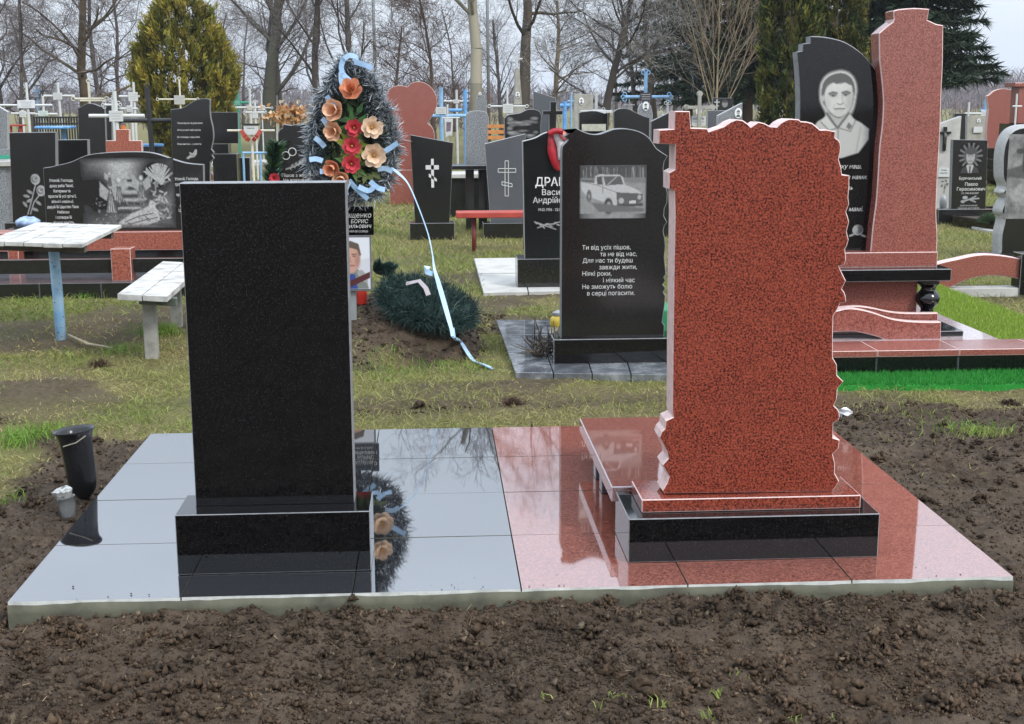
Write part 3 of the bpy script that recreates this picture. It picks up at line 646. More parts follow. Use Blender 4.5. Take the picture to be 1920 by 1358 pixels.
# ---- red stepped stone under the white pipe cross
h = headstone('red granite stepped headstone with an orange lantern in front of the black pipe cross', 13.6, [(198,264),(217,264),(217,243),(242,243),(242,264),(265,264),(265,330),(198,330)], .10, REDO, REDGE, ground=True)
lp = P(231, 240, 13.66); ln = thing('grave_lantern', 'small orange glass lantern on the red stepped headstone', 'lantern', (lp[0], 13.66, P(231,243,13.66)[2]))
z_ = P(231, 243, 13.66)[2]; part(ln, 'glass', lathe((lp[0], 13.66, z_), [(.03,0),(.034,.02),(.03,.06)], 10), mat('orange_glass', (.45,.13,.02), .2, .4, 30)); part(ln, 'cap', lathe((lp[0], 13.66, z_+.0605), [(.034,0),(.02,.015),(.004,.02)], 10), BLACKP)

# ---- black headstone with a poem and a dove
YD = 14.6
h = headstone('large black headstone with four lines of verse and a dove, before the clipped conifer', YD, cr([(320,206),(328,204.5),(340,203),(352,197),(364,189),(376,185.5),(386,185),(393,186)], 3)+cr([(394,190),(393.5,205),(395,222),(399,240),(400,258),(398,270),(396,280)], 3)+[(401,286),(397,291),(401,297),(394,304),(390,330),(322,330)], .09, BLKO, BEDGE, ground=True)
for k_, s_ in enumerate(("Пішов від нас ти дуже рано,", "Ніхто не зміг тебе спасти.", "Всі спогади у серці рана,", "Поки живі ми — з нами ти.")):
    txt(h, s_, 332, 232.5+k_*13.1, YD, 3.0, shear=.3, bold=.012, stretch=.82)
cv = Canvas(48, 36, 1.33); cv.poly([(.1,.85),(.5,.55),(.4,.3),(.75,.42),(1.0,.05),(1.15,.12),(1.1,.5),(.85,.75),(.5,.8),(.3,.95)], .6, 1); cv.line([(.5,.55),(.85,.6)], .02, .2); cv.rough(.3); engrave(h, 'etched_dove', cv, 346, 374, 279, 300, YD)
h = headstone('square black headstone on stepped black blocks beside the verse headstone', 18.5, [(395,210.5),(446,210.5),(447,269),(395,269)], .10, BLKO, BEDGE, [(397,429,270,288,.05,.3,BLKO),(398,444,289,None,.12,.45,BLKO)])
headstone('low small dark block beside the stepped black headstone', 19.2, [(445,296),(468,296),(468,312),(445,312)], .2, BLKO, BEDGE, ground=True)
hp = thing('grave_slab', 'reddish polished slab lying on the ground right of the wide engraved stone', 'grave slab', (P(400,325,9)[0], 9.6, 0))
q = [G(383,338,.18)[:2], G(400,338,.18)[:2], G(425,322,.18)[:2], G(385,322,.18)[:2]]; part(hp, 'slab', prism(q, .10, .18), REDT, bevel=.004); part(hp, 'footing', prism([q[0]+[.02,.02], q[1]+[-.02,.02], q[2]+[-.02,-.02], q[3]+[.02,-.02]], -.02, .0995), CONC)

# ================================================================== crosses
def cross(label, px, top, Y, arm, m, r=.025, plaque=None, pm=None, rings=0, flat=False, group='grave crosses', pxb=None, arm2=None, ringr=None, cat='cross', bot=None, pl_txt=None):
    r *= .85
    if Y > 15.3: Y2 = 15.3+(Y-15.3)*2.2; r *= sc(Y2)/sc(Y); ringr = ringr*sc(Y2)/sc(Y) if ringr else None; Y = Y2
    a = P(px, top, Y); ba = P(pxb if pxb is not None else px, top, Y); zb = 0 if bot is None else P(px, bot, Y)[2]
    c = thing('grave_cross', label, cat, (ba[0], Y, 0), group); zt = a[2]
    fx = (lambda z: ba[0]+(a[0]-ba[0])*z/zt)
    if flat: part(c, 'post', box(a[0]-r, a[0]+r, Y-.03, Y+.03, zb-.02, zt), m, bevel=.003)
    else: part(c, 'post', tube([(fx(0), Y, zb-.05), (a[0], Y, zt)], r, 10), m, smooth=False)
    for (xl, xr, yy) in [arm]+([arm2] if arm2 else []):
        l_ = P(xl, yy, Y-.001); r_ = P(xr, yy, Y-.001)
        if flat: part(c, 'crossbar', box(l_[0], r_[0], Y-.026, Y+.026, l_[2]-r, l_[2]+r), m, bevel=.003)
        else: part(c, 'crossbar', tube([(l_[0], Y, l_[2]), (r_[0], Y, r_[2])], r*.92, 10), m)
    if rings:
        rr = ringr or r*1.5; k = 12
        def ring(cx, cz): part(c, 'ring', tube([(cx+rr*math.cos(2*math.pi*j/k), Y, cz+rr*math.sin(2*math.pi*j/k)) for j in range(k+1)], rr*.28, 6, False), m, smooth=True)
        l_ = P(arm[0], arm[2], Y); r_ = P(arm[1], arm[2], Y)
        for (cx, cz, dx, dz) in ((l_[0], l_[2], -1, 0), (r_[0], r_[2], 1, 0), (a[0], zt, 0, 1)):
            ring(cx+dx*rr, cz+dz*rr)
            if rings > 1: ring(cx+dx*rr*.2+dz*rr*1.3, cz+dz*rr*.2+dx*rr*1.3); ring(cx+dx*rr*.2-dz*rr*1.3, cz+dz*rr*.2-dx*rr*1.3)
    if plaque:
        p0 = P(plaque[0], plaque[1], Y-r-.01); p1 = P(plaque[2], plaque[3], Y-r-.01)
        pq = part(c, 'plaque', box(p0[0], p1[0], Y-r-.012, Y-r-.001, p1[2], p0[2]), pm or WHITEP, bevel=.002)
        # a few rows of small unreadable lettering
        n_ = 3
        for k in range(n_):
            z = p0[2]+(p1[2]-p0[2])*(k+.9)/(n_+1); wq = (p1[0]-p0[0])*random.uniform(.28, .4); xm = (p0[0]+p1[0])/2
            part(pq, 'lettering', box(xm-wq, xm+wq, Y-r-.0145, Y-r-.0125, z-.006, z+.004), mat('faded_lettering', (.40,.40,.40), .8, .3, 90))
    return c
cross('big white pipe cross with white plaque standing behind the red stepped headstone', 214, 171, 14.2, (167,271,217.5), WHITEP, .033, (204,208,231,228), rings=0, pxb=219)
cross('black pipe cross in front of the clipped conifer', 276, 166, 14.8, (226,331,226), BLACKP, .042, pxb=281, rings=1, ringr=.03)
cross('thin cream cross with grey plaque against the conifer', 336, 150, 18.2, (298,368,186.5), CREAMP, .017, (326,179,347,196), mat('grey_plaque', (.38,.38,.34), .6), rings=1)
cross('white cross with a white plaque just left of the conifer', 250, 154, 19, (223,262,181), WHITEP, .025, (240,173,259,190))
cross('small white cross with a white plaque below a larger one left of the conifer', 246, 190, 17, (224,258,204), WHITEP, .022, (237,198,249,210))
cross('second white pipe cross partly hidden behind the big white pipe cross', 211, 189, 15.4, (196,222,197), WHITEP, .022, rings=2, ringr=.022)
cross('cream cross with arrow tip and triple arms above the wavy black headstone', 166, 156, 20, (141,196,185.5), CREAMP, .026, rings=1, arm2=(150,200,189))
cross('white cross with white plaque above the lattice fence', 108, 155, 21, (82,140,180), WHITEP, .028, (99,174,117,187), pxb=112)
cross('white cross with large pale plaque near the left edge', 49, 155, 16.5, (-10,98,197.5), WHITEP, .022, (32,188,66,203), mat('pale_plaque', (.55,.56,.57), .5))
cross('low white cross with small plaque above the red bench at far left', 42, 206, 19, (21,66,213), WHITEP, .022, (36,208,49,220))
cross('white cross with pale green plaque at the lattice fence', 80, 180, 19.5, (60,108,214), WHITEP, .024, (71,208,90,217), mat('pale_green_plaque', (.48,.56,.52), .5))
cross('thin dark cross far off between white crosses at left', 79, 160, 30, (71,91,171), BLACKP, .022)
cross('pale blue slim cross far off at left', 69, 160, 30, (62,76,172), LBLUEP, .03)
cross('green cross with round centre right of the conifer', 445, 166, 24, (422,466,192.5), GREENP, .03, (439,188,452,198), GREENP)
cross('white ornate cross in front of the green cross', 468, 168, 21, (432,490,202), WHITEP, .026, (463,198,473,207), CREAMP, rings=1)
cross('tall thin white cross right of the ornate white cross', 490, 175, 23, (468,508,202.5), WHITEP, .016, (484,199,497,207), rings=1)
cross('slim white cross with small white plaque and rings', 478, 192, 19, (460,496,211), WHITEP, .02, (473,209,484,222), rings=2, ringr=.02)
cross('little white cross far off beside the brown bouquet', 517, 190, 30, (506,528,206), WHITEP, .018)
s_ = cross('low white cross with triangular sign wrapped in red ribbon leaves', 471, 236, 13.4, (426,515,245), CREAMP, .018, None, pxb=473, rings=0)
p0 = pxo([(456,235),(485,235),(483,247),(478,253),(463,253),(458,247)], 13.36); part(s_, 'sign_plate', ext(p0, 13.36, .01, .001), [WHITEP, WHITEP]); part(s_, 'sign_roof', tbox(455,486,232,235,13.35,.04), BLACKP)
txt(s_, 'Климчук', 470, 241.5, 13.36, 2.4, INKD, 'CENTER', bold=.01)
for k, (a, b2) in enumerate((((452,244),(464,262)),((489,244),(476,263)),((458,252),(468,264)),((484,252),(474,264)))):
    pa = P(*a, 13.34); pb = P(*b2, 13.34); part(s_, 'red_ribbon', strip([pa, (pa+pb)/2+np.array([0,-.02,-.01]), pb], .05, (0,-1,0), .002), REDP)
cross('far white cross left of the heart-shaped red stone', 688, 185, 20, (676,700,196), WHITEP, .018, None)
# blue and white crosses right of the heart stone
cross('blue pipe cross with white plaque right of the heart stone', 827, 164, 17, (806,880,217.5), LBLUEP, .036, (817,201,837,214))
cross('bright blue pipe cross with two bars beside the pale tree trunk', 872, 168, 20, (838,878,217), BLUEP, .04, arm2=(842,866,207))
cross('white pipe cross between the two blue crosses', 856, 169, 22, (832,878,190), WHITEP, .026, (850,187,861,194), pxb=857)
YT_ = 15.3+.3*2.2
nt_ = cross('white cross hung with a printed white towel', 839, 196, 15.6, (829,862,221), WHITEP, .014, None)
part(nt_, 'towel', ext(pxo([(833,222),(849,223),(848,256),(843,254),(836,258)], YT_-.05), YT_-.05, .006, .001), [WHITEP, WHITEP]); part(nt_, 'towel_pattern', ext(pxo([(837,229),(846,229),(845,246),(837,247)], YT_-.055), YT_-.055, .003, .001), [mat('dark_print', (.16,.12,.15), .8, .6, 40)]*2)
cross('white cross with blank white plaque above the cloud headstone', 951, 166, 16.5, (920,985,199.5), WHITEP, .018, (943,195,962,212), pxb=952, rings=1)
cross('thin brown wire cross behind the grey rounded headstone', 918, 172, 21, (910,925,185), BROWNP, .012)
cross('blue pipe cross with dark plaque below the birches', 1211, 137, 17.5, (1172,1254,182), LBLUEP, .034, (1200,174,1222,190), mat('dark_plaque', (.05,.045,.05), .5), rings=2, ringr=.03)
cross('white pipe cross with ring ends before the birch trunk', 1118, 176, 18, (1100,1131,208), WHITEP, .028, None, rings=2, ringr=.022)
cross('short bright blue cross beside the black cross-shaped stone', 1059, 190, 16.5, (1050,1068,198), BLUEP, .04, rings=0)
cross('short white post cross with ring tips right of the blue cross', 1252, 194, 18.5, (1240,1262,216), WHITEP, .022, rings=2, ringr=.025)
cross('thin blue cross behind the concrete slab with oval photo', 1071, 176, 20, (1064,1078,190), LBLUEP, .022)
cross('far white cross with thin bar left of the mid conifers', 1180, 186, 26, (1170,1190,197), WHITEP, .016)
# concrete cross with oval photo
def oval(parent, px, py, rx, ry, Y):
    c = P(px, py, Y); s = sc(Y); k = 20
    pl = [(c[0]+rx*s*math.cos(2*math.pi*j/k), c[2]+ry*s*math.sin(2*math.pi*j/k)) for j in range(k)]
    o = part(parent, 'oval_photo', ext(pl, Y-.012, .01, .002), [mat('photo_enamel', (.70,.72,.72), .2, .06, 10)]*2)
    fc = [(c[0]+rx*.42*s*math.cos(2*math.pi*j/k), c[2]+ry*.15*s+ry*.38*s*math.sin(2*math.pi*j/k)) for j in range(k)]
    part(o, 'portrait_head', ext(fc, Y-.0145, .002, .0005), [mat('photo_face', (.36,.34,.32), .4, .3, 60)]*2)
    hr_ = [(c[0]+rx*.44*s*math.cos(math.pi*j/10), c[2]+ry*.28*s+ry*.30*s*math.sin(math.pi*j/10)) for j in range(11)]
    part(o, 'portrait_hair', ext(hr_, Y-.016, .001, .0004), [INKD, INKD])
    sh = [(c[0]-rx*.62*s, c[2]-ry*.72*s), (c[0]+rx*.62*s, c[2]-ry*.72*s), (c[0]+rx*.3*s, c[2]-ry*.30*s), (c[0]-rx*.3*s, c[2]-ry*.30*s)]
    part(o, 'portrait_shoulders', ext(sh, Y-.0142, .0018, .0005), [INKD, INKD])
c = cross('grey concrete cross with trefoil ends, oval photo and white name sign', 1312, 178, 15.3, (1288,1335,201.5), CONC, .026, None, flat=True)
for (x, y) in ((1287,201.5),(1336,201.5),(1312,176)):
    q = P(x, y, 15.5); part(c, 'trefoil_end', lathe((q[0], 15.46, q[2]), [(.040,0),(.042,.04),(.040,.08)], 10, (0,1,0)), CONC)
oval(c, 1310, 209, 5.5, 8, 15.46)
part(c, 'name_sign', tbox(1297, 1323, 218, 236, 15.44, .008), WHITEP); txt(c, 'КОВАЛЬ', 1310, 224.5, 15.44, 3.6, INKD, 'CENTER', bold=.015); txt(c, 'Ганна Павлівна\n1919 - 2001', 1310, 229.5, 15.44, 2.0, INKD, 'CENTER', line=1.7)

# ================================================================== middle distance, centre
# ---- heart-topped red stone
YH = 16.5
h = headstone('large heart-topped red granite headstone behind the tall wreath', YH, cr([(724,185),(726,174),(733,165),(744,161),(756,161),(764,163),(770,157),(780,153.5),(792,154),(804,160),(813,170),(819,184),(819,198),(814,212),(806,224),(802,231),(808,236),(813,245),(815,258),(812,272),(812,312)], 3)+[(812,318),(748,318)]+cr([(748,300),(744,262),(736,228),(727,204)], 3), .14, REDL, REDGE, [(730,822,319,None,.08,.4,REDL)])
# ---- black headstone with pale cross
YB = float(G(810, 449)[1])
h = headstone('tapered black headstone with a pale three-bar cross, left of the red bench', YB, [(769,253),(850,268),(843,418),(778,418)], .08, BLKO, BEDGE, [(768,852,419,None,.08,.26,BLKO)])
for r_ in ((808,814,298,352),(798,823,310,318),): part(h, 'pale_cross', tbox(r_[0], r_[1], r_[2], r_[3], YB-.004, .003), INK)
part(h, 'pale_cross', ext(pxo([(804,326),(809,328),(819,336),(819,341),(804,332)], YB-.004), YB-.004, .003, .0005), [INK, INK])
# ---- grey headstone with outlined cross
h = headstone('slant-topped grey headstone with an outlined three-bar cross', YB+.1, [(909,270),(985,251),(985,418),(920,418)], .08, GREYP, GEDGE, [(906,990,419,None,.08,.26,BLKO)])
def outline_cross(parent, Y, cx, top, bot, w, bars):
    s = []
    def ln(x0, y0, x1, y1): a = P(x0, y0, Y-.002); b = P(x1, y1, Y-.002); s.append(tube([a, b], .0045, 4))
    ln(cx-w, top, cx+w, top); ln(cx-w, top, cx-w, bot); ln(cx+w, top, cx+w, bot); ln(cx-w, bot, cx+w, bot)
    for (x0, x1, y, hw, sk) in bars: ln(x0, y-hw-sk, x1, y-hw+sk); ln(x0, y+hw-sk, x1, y+hw+sk); ln(x0, y-hw-sk, x0, y+hw-sk); ln(x1, y-hw+sk, x1, y+hw+sk)
    part(parent, 'outlined_cross', join(*s), INK)
outline_cross(h, YB+.1, 950, 302, 368, 3.2, ((934,967,320,3.5,0),(941,960,346,3,2)))
# ---- red bench
yb = float(G(889, 471)[1]); c0 = P(889, 440, yb)
rb = thing('bench', 'red painted metal bench between the grey and the tapered black headstones', 'bench', (c0[0], yb, 0))
part(rb, 'seat', box(P(855,400,yb)[0], P(1010,400,yb)[0], yb-.14, yb+.16, P(889,407,yb)[2], P(889,397,yb)[2]), REDP, bevel=.006)
for px in (889, 985): q = P(px, 440, yb); part(rb, 'leg', tube([(q[0], yb, -.05), (q[0], yb, P(889,407,yb)[2]-.001)], .024, 10), mat('dark_red_paint', (.16,.03,.025), .5, .3, 12), smooth=True)

# ---- tall headstone with a surname, partly hidden
YA = float(G(1010, 545)[1])
ap = thing('paved_apron', 'small square of white paving with dry leaves before the surname headstone', 'paving', (P(970,550,YA)[0], YA, 0))
q = [G(906,557)[:2], G(1075,553)[:2], G(1060,487)[:2], G(888,490)[:2]]
for k in range(2):
    for j in range(2):
        f = lambda u, v: (q[0]*(1-u)+q[1]*u)*(1-v)+(q[3]*(1-u)+q[2]*u)*v
        part(ap, 'slab', prism([f(k/2+.006, j/2+.01), f((k+1)/2-.006, j/2+.01), f((k+1)/2-.006, (j+1)/2-.01), f(k/2+.006, (j+1)/2-.01)], -.03, .03), CONCW, bevel=.003)
h = headstone('black headstone with large surname lettering and a red scarf on its corner', YA+.05, cr([(980,265),(992,262),(1005,258),(1020,250),(1035,247),(1060,250),(1078,262)], 3)+[(1080,485),(984,485)], .10, BLKO, GEDGE, [(970,1085,486,None,.07,.30,BLKO)])
YA2 = YA+.05
txt(h, 'ДРАГА', 1003, 349, YA2, 16, mat('lettering_bright', (.62,.62,.60), .7, .1, 50), bold=.012, stretch=.92); txt(h, 'Василь', 1015, 366, YA2, 11, bold=.004, stretch=1.0); txt(h, 'Андрійович', 999, 381, YA2, 11, bold=.004, stretch=.95); txt(h, '19.02.1936 - 25.04', 1008, 396, YA2, 5.5, stretch=.8)
cv = Canvas(70, 30, 2.33); cv.line([(.05,.2),(.8,.5),(1.6,.4),(2.2,.2)], .03, .6); cv.line([(.3,.75),(.9,.55),(1.8,.9)], .03, .5)
for x, y in ((.3,.35),(.55,.5),(.8,.7),(1.1,.4),(1.4,.6),(1.7,.35),(2.0,.5)): cv.ell(x, y, .16, .06, .55, .04, random.uniform(-1, 1))
engrave(h, 'etched_branch', cv, 1001, 1054, 412, 432, YA2)
sca = thing('red_scarf', 'red and white satin scarf draped over the corner of the surname headstone', 'scarf', (P(1045,270,YA2)[0], YA2-.02, 0))
for k, (pl, wd, m_) in enumerate(((((1033,247),(1034,262),(1036,285),(1043,308),(1049,320)), (.02,.045,.06,.05,.02), mat('crimson_satin', (.30,.012,.02), .3, .5, 14)), (((1043,244),(1047,258),(1051,275),(1050,300)), (.03,.05,.04,.02), mat('white_satin', (.62,.56,.56), .3, .2, 14)), (((1050,246),(1057,254),(1062,262)), (.03,.05,.03), mat('pale_red_satin', (.45,.12,.12), .3, .4, 14)), (((1028,252),(1040,246),(1056,247)), (.03,.035,.03), mat('crimson_satin', (.30,.012,.02), .3, .5, 14)))):
    pp = [P(x, y, YA2-.02-.012*k) for x, y in cr(pl, 3)]; ww = np.interp(np.linspace(0, 1, len(pp)), np.linspace(0, 1, len(wd)), wd)
    part(sca, 'fold', strip(pp, list(ww*1.4), (0.25*(-1)**k, -1, 0), .004), m_, smooth=True)

# ---- headstone with the engraved pickup
YT = float(G(1140, 692)[1])
pv = thing('tiled_apron', 'grey tiled apron around the headstone with the engraved pickup truck', 'paving', (P(1100,700,YT)[0], YT, 0))
q = [G(966,711)[:2], G(1330,716)[:2], G(1300,608)[:2], G(929,609)[:2]]; GT = granite('grey_marble_tile', (.10,.11,.12), (.06,.065,.075), (.26,.27,.28), 9, .06, 2.2)
for k in range(5):
    for j in range(3):
        part(pv, 'tile', prism([f(k/5+.003, j/3+.006), f((k+1)/5-.003, j/3+.006), f((k+1)/5-.003, (j+1)/3-.006), f(k/5+.003, (j+1)/3-.006)], -.03, .035+random.uniform(-.001, .001)), GT, bevel=.002)
ht = headstone('black headstone engraved with a pickup truck and a verse, beside the red headstone', YT+.06, cr([(1053,290),(1054,275),(1060,268)], 2)+[(1066,262),(1058,256),(1066,251),(1056,243),(1064,248),(1071,244),(1074,248),(1081,240)]+cr([(1081,240.4),(1091,245.6),(1107,251),(1123,251.6),(1140,246),(1154.5,241.6),(1178,241.6),(1202,248),(1218,259.5),(1230,277),(1236,282)], 3)+[(1252,293),(1246,303),(1244,315),(1246,340),(1252,362),(1251,380),(1246,392),(1245,405),(1251,417),(1246,424),(1244,434),(1247,448),(1248,462),(1246,482),(1248,500),(1249,514),(1245,520),(1248,526),(1243,534),(1248,540),(1244,548),(1248,555),(1247,570),(1244,590),(1242,604),(1246,610),(1245,634),(1052,634)], .09, BLKO, BEDGE, [(1038,1270,637,None,.06,.24,BLK)], ch=.004)
cv = Canvas(132, 104, 1.27); A = cv.asp; cv.a += .42
cv.poly([(0,0),(A,0),(A,.24),(0,.24)], .10, 0)
for k in range(60): x = random.uniform(0, A); cv.line([(x, random.uniform(.02, .1)), (x+random.uniform(-.02, .02), .24)], .004, random.uniform(.05, .4))
cv.rough(.2, 20); cv.poly([(0,.24),(A,.24),(A,.34),(0,.30)], .30, 2)
k_ = 1/1.0
def S_(x, y): return ((x-470)/310*A, (y-330)/245)
body = [S_(475,402),(S_(478,440)),S_(500,470),S_(640,520),S_(735,515),S_(765,490),S_(768,468),S_(740,445),S_(680,420),S_(670,385),S_(655,375),S_(560,372),S_(543,380),S_(538,412)]
cv.poly(body, .74, 1); cv.poly([S_(548,385),S_(572,380),S_(575,420),S_(552,418)], .12, 1); cv.poly([S_(580,382),S_(660,380),S_(672,418),S_(590,424)], .16, 1); cv.line([S_(600,420),S_(640,384)], .008, .5)
cv.poly([S_(478,396),S_(538,402),S_(538,412),S_(478,404)], .15, 0); cv.line([S_(478,405),S_(545,420),S_(640,455)], .006, .4); cv.line([S_(576,382),S_(578,460)], .005, .35)
cv.poly([S_(640,455),S_(764,462),S_(764,490),S_(740,512),S_(645,515)], .16, 1); cv.ell(*S_(664,494), .05, .055, .62, .02); cv.ell(*S_(748,478), .035, .045, .62, .02); cv.poly([S_(700,495),S_(732,492),S_(732,512),S_(700,514)], .85, 0); cv.poly([S_(640,512),S_(764,505),S_(764,518),S_(645,526)], .1, 1)
cv.ell(*S_(604,518), .085, .155, .06, .03); cv.ell(*S_(606,520), .045, .085, .55, .03); cv.ell(*S_(606,520), .02, .03, .1, .02); cv.ell(*S_(514,470), .045, .105, .06, .03); cv.ell(*S_(514,472), .02, .05, .5, .03)
cv.poly([S_(520,500),S_(770,530),S_(770,545),S_(560,545)], .22, 3); cv.rough(.16, 50, 4); cv.a *= np.clip(np.minimum(cv.X, A-cv.X)/.03, .4, 1); cv.a = np.clip(cv.a, 0, 1)
cv.a[-10:] *= np.clip(np.minimum.reduce([np.abs(cv.X[-10:]-0)/.4+0.2, np.abs(A-cv.X[-10:])/.4+.2, np.ones_like(cv.X[-10:])]), 0, 1)
engrave(ht, 'etched_pickup', cv, 1087, 1211, 310, 409, YT+.06, ink=(.50,.50,.49), skip=0)
for k, (s_, x) in enumerate((("Ти від усіх пішов,", 1091), ("та не від нас,", 1125), ("Для нас ти будеш", 1092), ("завжди жити,", 1123), ("Ніякі роки,", 1091), ("і ніякий час", 1130), ("Не зможуть болю", 1091), ("в серці погасити.", 1100))):
    txt(ht, s_, x, 468.5+k*12.25, YT+.06, 8.6, INK, stretch=.93)
rt = thing('root_clump', 'clump of dry dark roots heaped against the pickup headstone', 'roots', (P(1030,620,YT+.4)[0], YT+.3, 0))
gs = []
for k in range(60):
    c0 = np.array([P(1028,620,YT+.3)[0]+random.uniform(-.09, .08), YT+.28+random.uniform(-.12, .12), .03+random.uniform(0, .06)]); d = np.array([random.uniform(-1, .4), random.uniform(-.6, .6), random.uniform(0, 1.1)]); d /= np.linalg.norm(d)
    gs.append(tube([c0, c0+d*.06+RNG.normal(0, .012, 3), c0+d*.13+RNG.normal(0, .025, 3)], [.006, .004, .002], 4))
part(rt, 'root_tangle', join(*gs), mat('dry_roots', (.07,.055,.042), .9, .4, 30))['kind'] = 'stuff'
yp = YT+1.3; jr = thing('candle_jar', 'yellow lidded candle jar standing behind the pickup headstone', 'lantern', (P(1045,530,yp)[0], yp, 0)); q = P(1046, 540, yp)
part(jr, 'jar', lathe((q[0], yp, .0), [(.03,0),(.05,.02),(.055,.05),(.05,.09),(.03,.105)], 14), mat('yellow_glass', (.42,.30,.03), .25, .3, 20), smooth=True); part(jr, 'lid', lathe((q[0], yp, .106), [(.034,0),(.036,.02),(.01,.035)], 14), GREYM)

# ================================================================== right: the tall red and black monument
YQ = float(G(1750, 707)[1]); zq = P(1700, 657, YQ)[2]; zq2 = P(1700, 669, YQ)[2]
mk = thing('grave_border', 'raised black and red granite kerb around the tall red monument', 'grave border', (P(1740,690,YQ)[0], YQ, 0))
xa, xb = P(1490, 690, YQ)[0], P(2100, 690, YQ)[0]; xs = np.linspace(xa, xb, 5)
for k in range(4):
    part(mk, 'kerb_tile', box(xs[k]+.002, xs[k+1]-.002, YQ+.012, YQ+.05, -.05, zq2-.001), [BLK, BEDGE], bevel=.002)
    part(mk, 'coping', box(xs[k]+.001, xs[k+1]-.001, YQ, YQ+.30, zq2, zq), [REDL, REDGE], bevel=.003)
xl_ = P(1868, 640, YQ+.35)[0]
part(mk, 'paving', box(xa, xl_, YQ+.302, YQ+3.2, -.05, zq-.003), granite('pink_paving', (.42,.33,.33), (.30,.22,.22), (.52,.44,.44), 90, .05, 2.2))
part(mk, 'kerb_tile', box(xa, xa+.04, YQ+.302, YQ+3.2, -.05, zq-.001), BLK)
ls = thing('lawn_bed', 'bright green grass bed inside the raised kerb beside the tall red monument', 'lawn', (xl_+.8, YQ+1.5, 0))
part(ls, 'bed', box(xl_+.005, xb, YQ+.302, YQ+3.1, -.05, zq-.03), mat('lawn_soil', (.13,.22,.018), .9, .4, 40))
n_ = 26000; bx_ = RNG.uniform(xl_+.01, xb, n_); by_ = RNG.uniform(YQ+.31, YQ+3.1, n_)
V, F, kk = blades(np.stack([bx_, by_, np.full(n_, zq-.032)], 1), np.stack([RNG.normal(0, .35, n_), RNG.normal(0, .35, n_), np.ones(n_)], 1), RNG.uniform(.02, .04, n_), .006)
o = npmesh('grass_blades', V, F, LEAF, ls, np.repeat(pick([(.20,.32,.03),(.26,.36,.05),(.30,.35,.08),(.15,.25,.03)], n_, RNG), kk, 0)); o['kind'] = 'stuff'
ts = thing('turf_strip', 'strip of vivid green artificial turf along the foot of the black kerb', 'turf', ((xa+xb)/2, YQ-.2, 0))
yt0 = float(G(1700, 731)[1]); fe = [(x_, yt0+.05*(float(fbm(np.array(x_*3.1), np.array(.3), 3, 4))-.5)*2) for x_ in np.linspace(xa-.1, xb, 60)]; part(ts, 'mat', prism(fe+[(xb, YQ+.01), (xa-.1, YQ+.01)], -.03, .022), mat('turf_mat', (.012,.2,.02), .9, .3, 60))
n_ = 16000; bx_ = RNG.uniform(xa-.1, xb, n_); by_ = yt0+.05*(fbm(bx_*3.1, np.full(n_, .3), 3, 4)-.5)*2; by_ = by_+(YQ+.008-by_)*RNG.random(n_)
V, F, kk = blades(np.stack([bx_, by_, np.full(n_, .02)], 1), np.stack([RNG.normal(0, .4, n_), RNG.normal(0, .4, n_), np.ones(n_)], 1), RNG.uniform(.012, .036, n_), .005)
o = npmesh('grass_blades', V, F, LEAF, ts, np.repeat(pick([(.03,.24,.03),(.05,.30,.05),(.02,.19,.025)], n_, RNG), kk, 0)); o['kind'] = 'stuff'
gb = thing('green_cloth', 'green sheet glimpsed between the pickup headstone and the red headstone', 'cloth', (P(1250,600,YQ+.6)[0], YQ+.6, 0)); q = P(1250, 600, YQ+.6)
part(gb, 'sheet', box(q[0]-.03, q[0]+.35, YQ+.6, YQ+.9, -.01, q[2]+.06), mat('green_sheet', (.02,.22,.09), .7, .2, 12), bevel=.01)

tm = thing('portrait_monument', 'tall red granite tower joined to a black portrait stele on stepped bases', 'monument', (P(1660,600,YQ+.6)[0], YQ+.6, 0))
YM = YQ+.62                                                  # front of tower
part(tm, 'tower', ext(pxo([(1648,62.6),(1662,50),(1674,41),(1676,36),(1675,21)]+cr([(1675,21),(1684,17.5),(1715,15),(1743,17)], 2)+[(1739,37.5),(1755.5,45),(1769,47.6)]+cr([(1769,47.6),(1768,125),(1765.5,175),(1763,250),(1758,340),(1756,400),(1758,440),(1757,474)], 3)+[(1632,474)]+cr([(1632,474),(1637,420),(1642.5,378.6),(1646,330),(1649,277),(1654,235),(1656,192),(1653,150),(1649,115)], 3), YM), YM, .14, .006), [REDL, REDGE, REDL])
YS = YM+.09
part(tm, 'portrait_stele', ext(pxo([(1494,97.6),(1504,95.5),(1505,82),(1519,80.6),(1519,68)]+cr([(1519,68),(1544,69),(1575,75.5),(1598.5,87),(1622,106),(1644,133)], 3)+[(1652,170),(1654,260),(1640,400),(1632,474),(1503,474),(1499,330)]+cr([(1499,330),(1498,250),(1499,190),(1497,140),(1494,105)], 2), YS), YS, .09, .005), [BLK, BEDGE])
b1 = [(1520,1757,475,500,YM-.03,.30,REDL),]
part(tm, 'red_step', tbox(1500, 1757, 475, 500.5, YM-.03, .34), [REDL, REDGE], bevel=.004)
zs = P(1700, 500.5, YM-.03)[2]; z2 = P(1700, 528, YM-.14)[2]
part(tm, 'black_shelf', box(P(1500,515,YM-.14)[0], P(1784,515,YM-.14)[0], YM-.14, YM+.36, z2, zs-.001), [BLK, BEDGE], bevel=.004)
part(tm, 'red_panel', box(P(1500,555,YM)[0], P(1718,555,YM)[0], YM-.02, YM+.2, zq+.02, z2-.001), [REDL, REDGE], bevel=.006)
bc_ = P(1739, 560, YM-.04); hb_ = z2-zq-.031
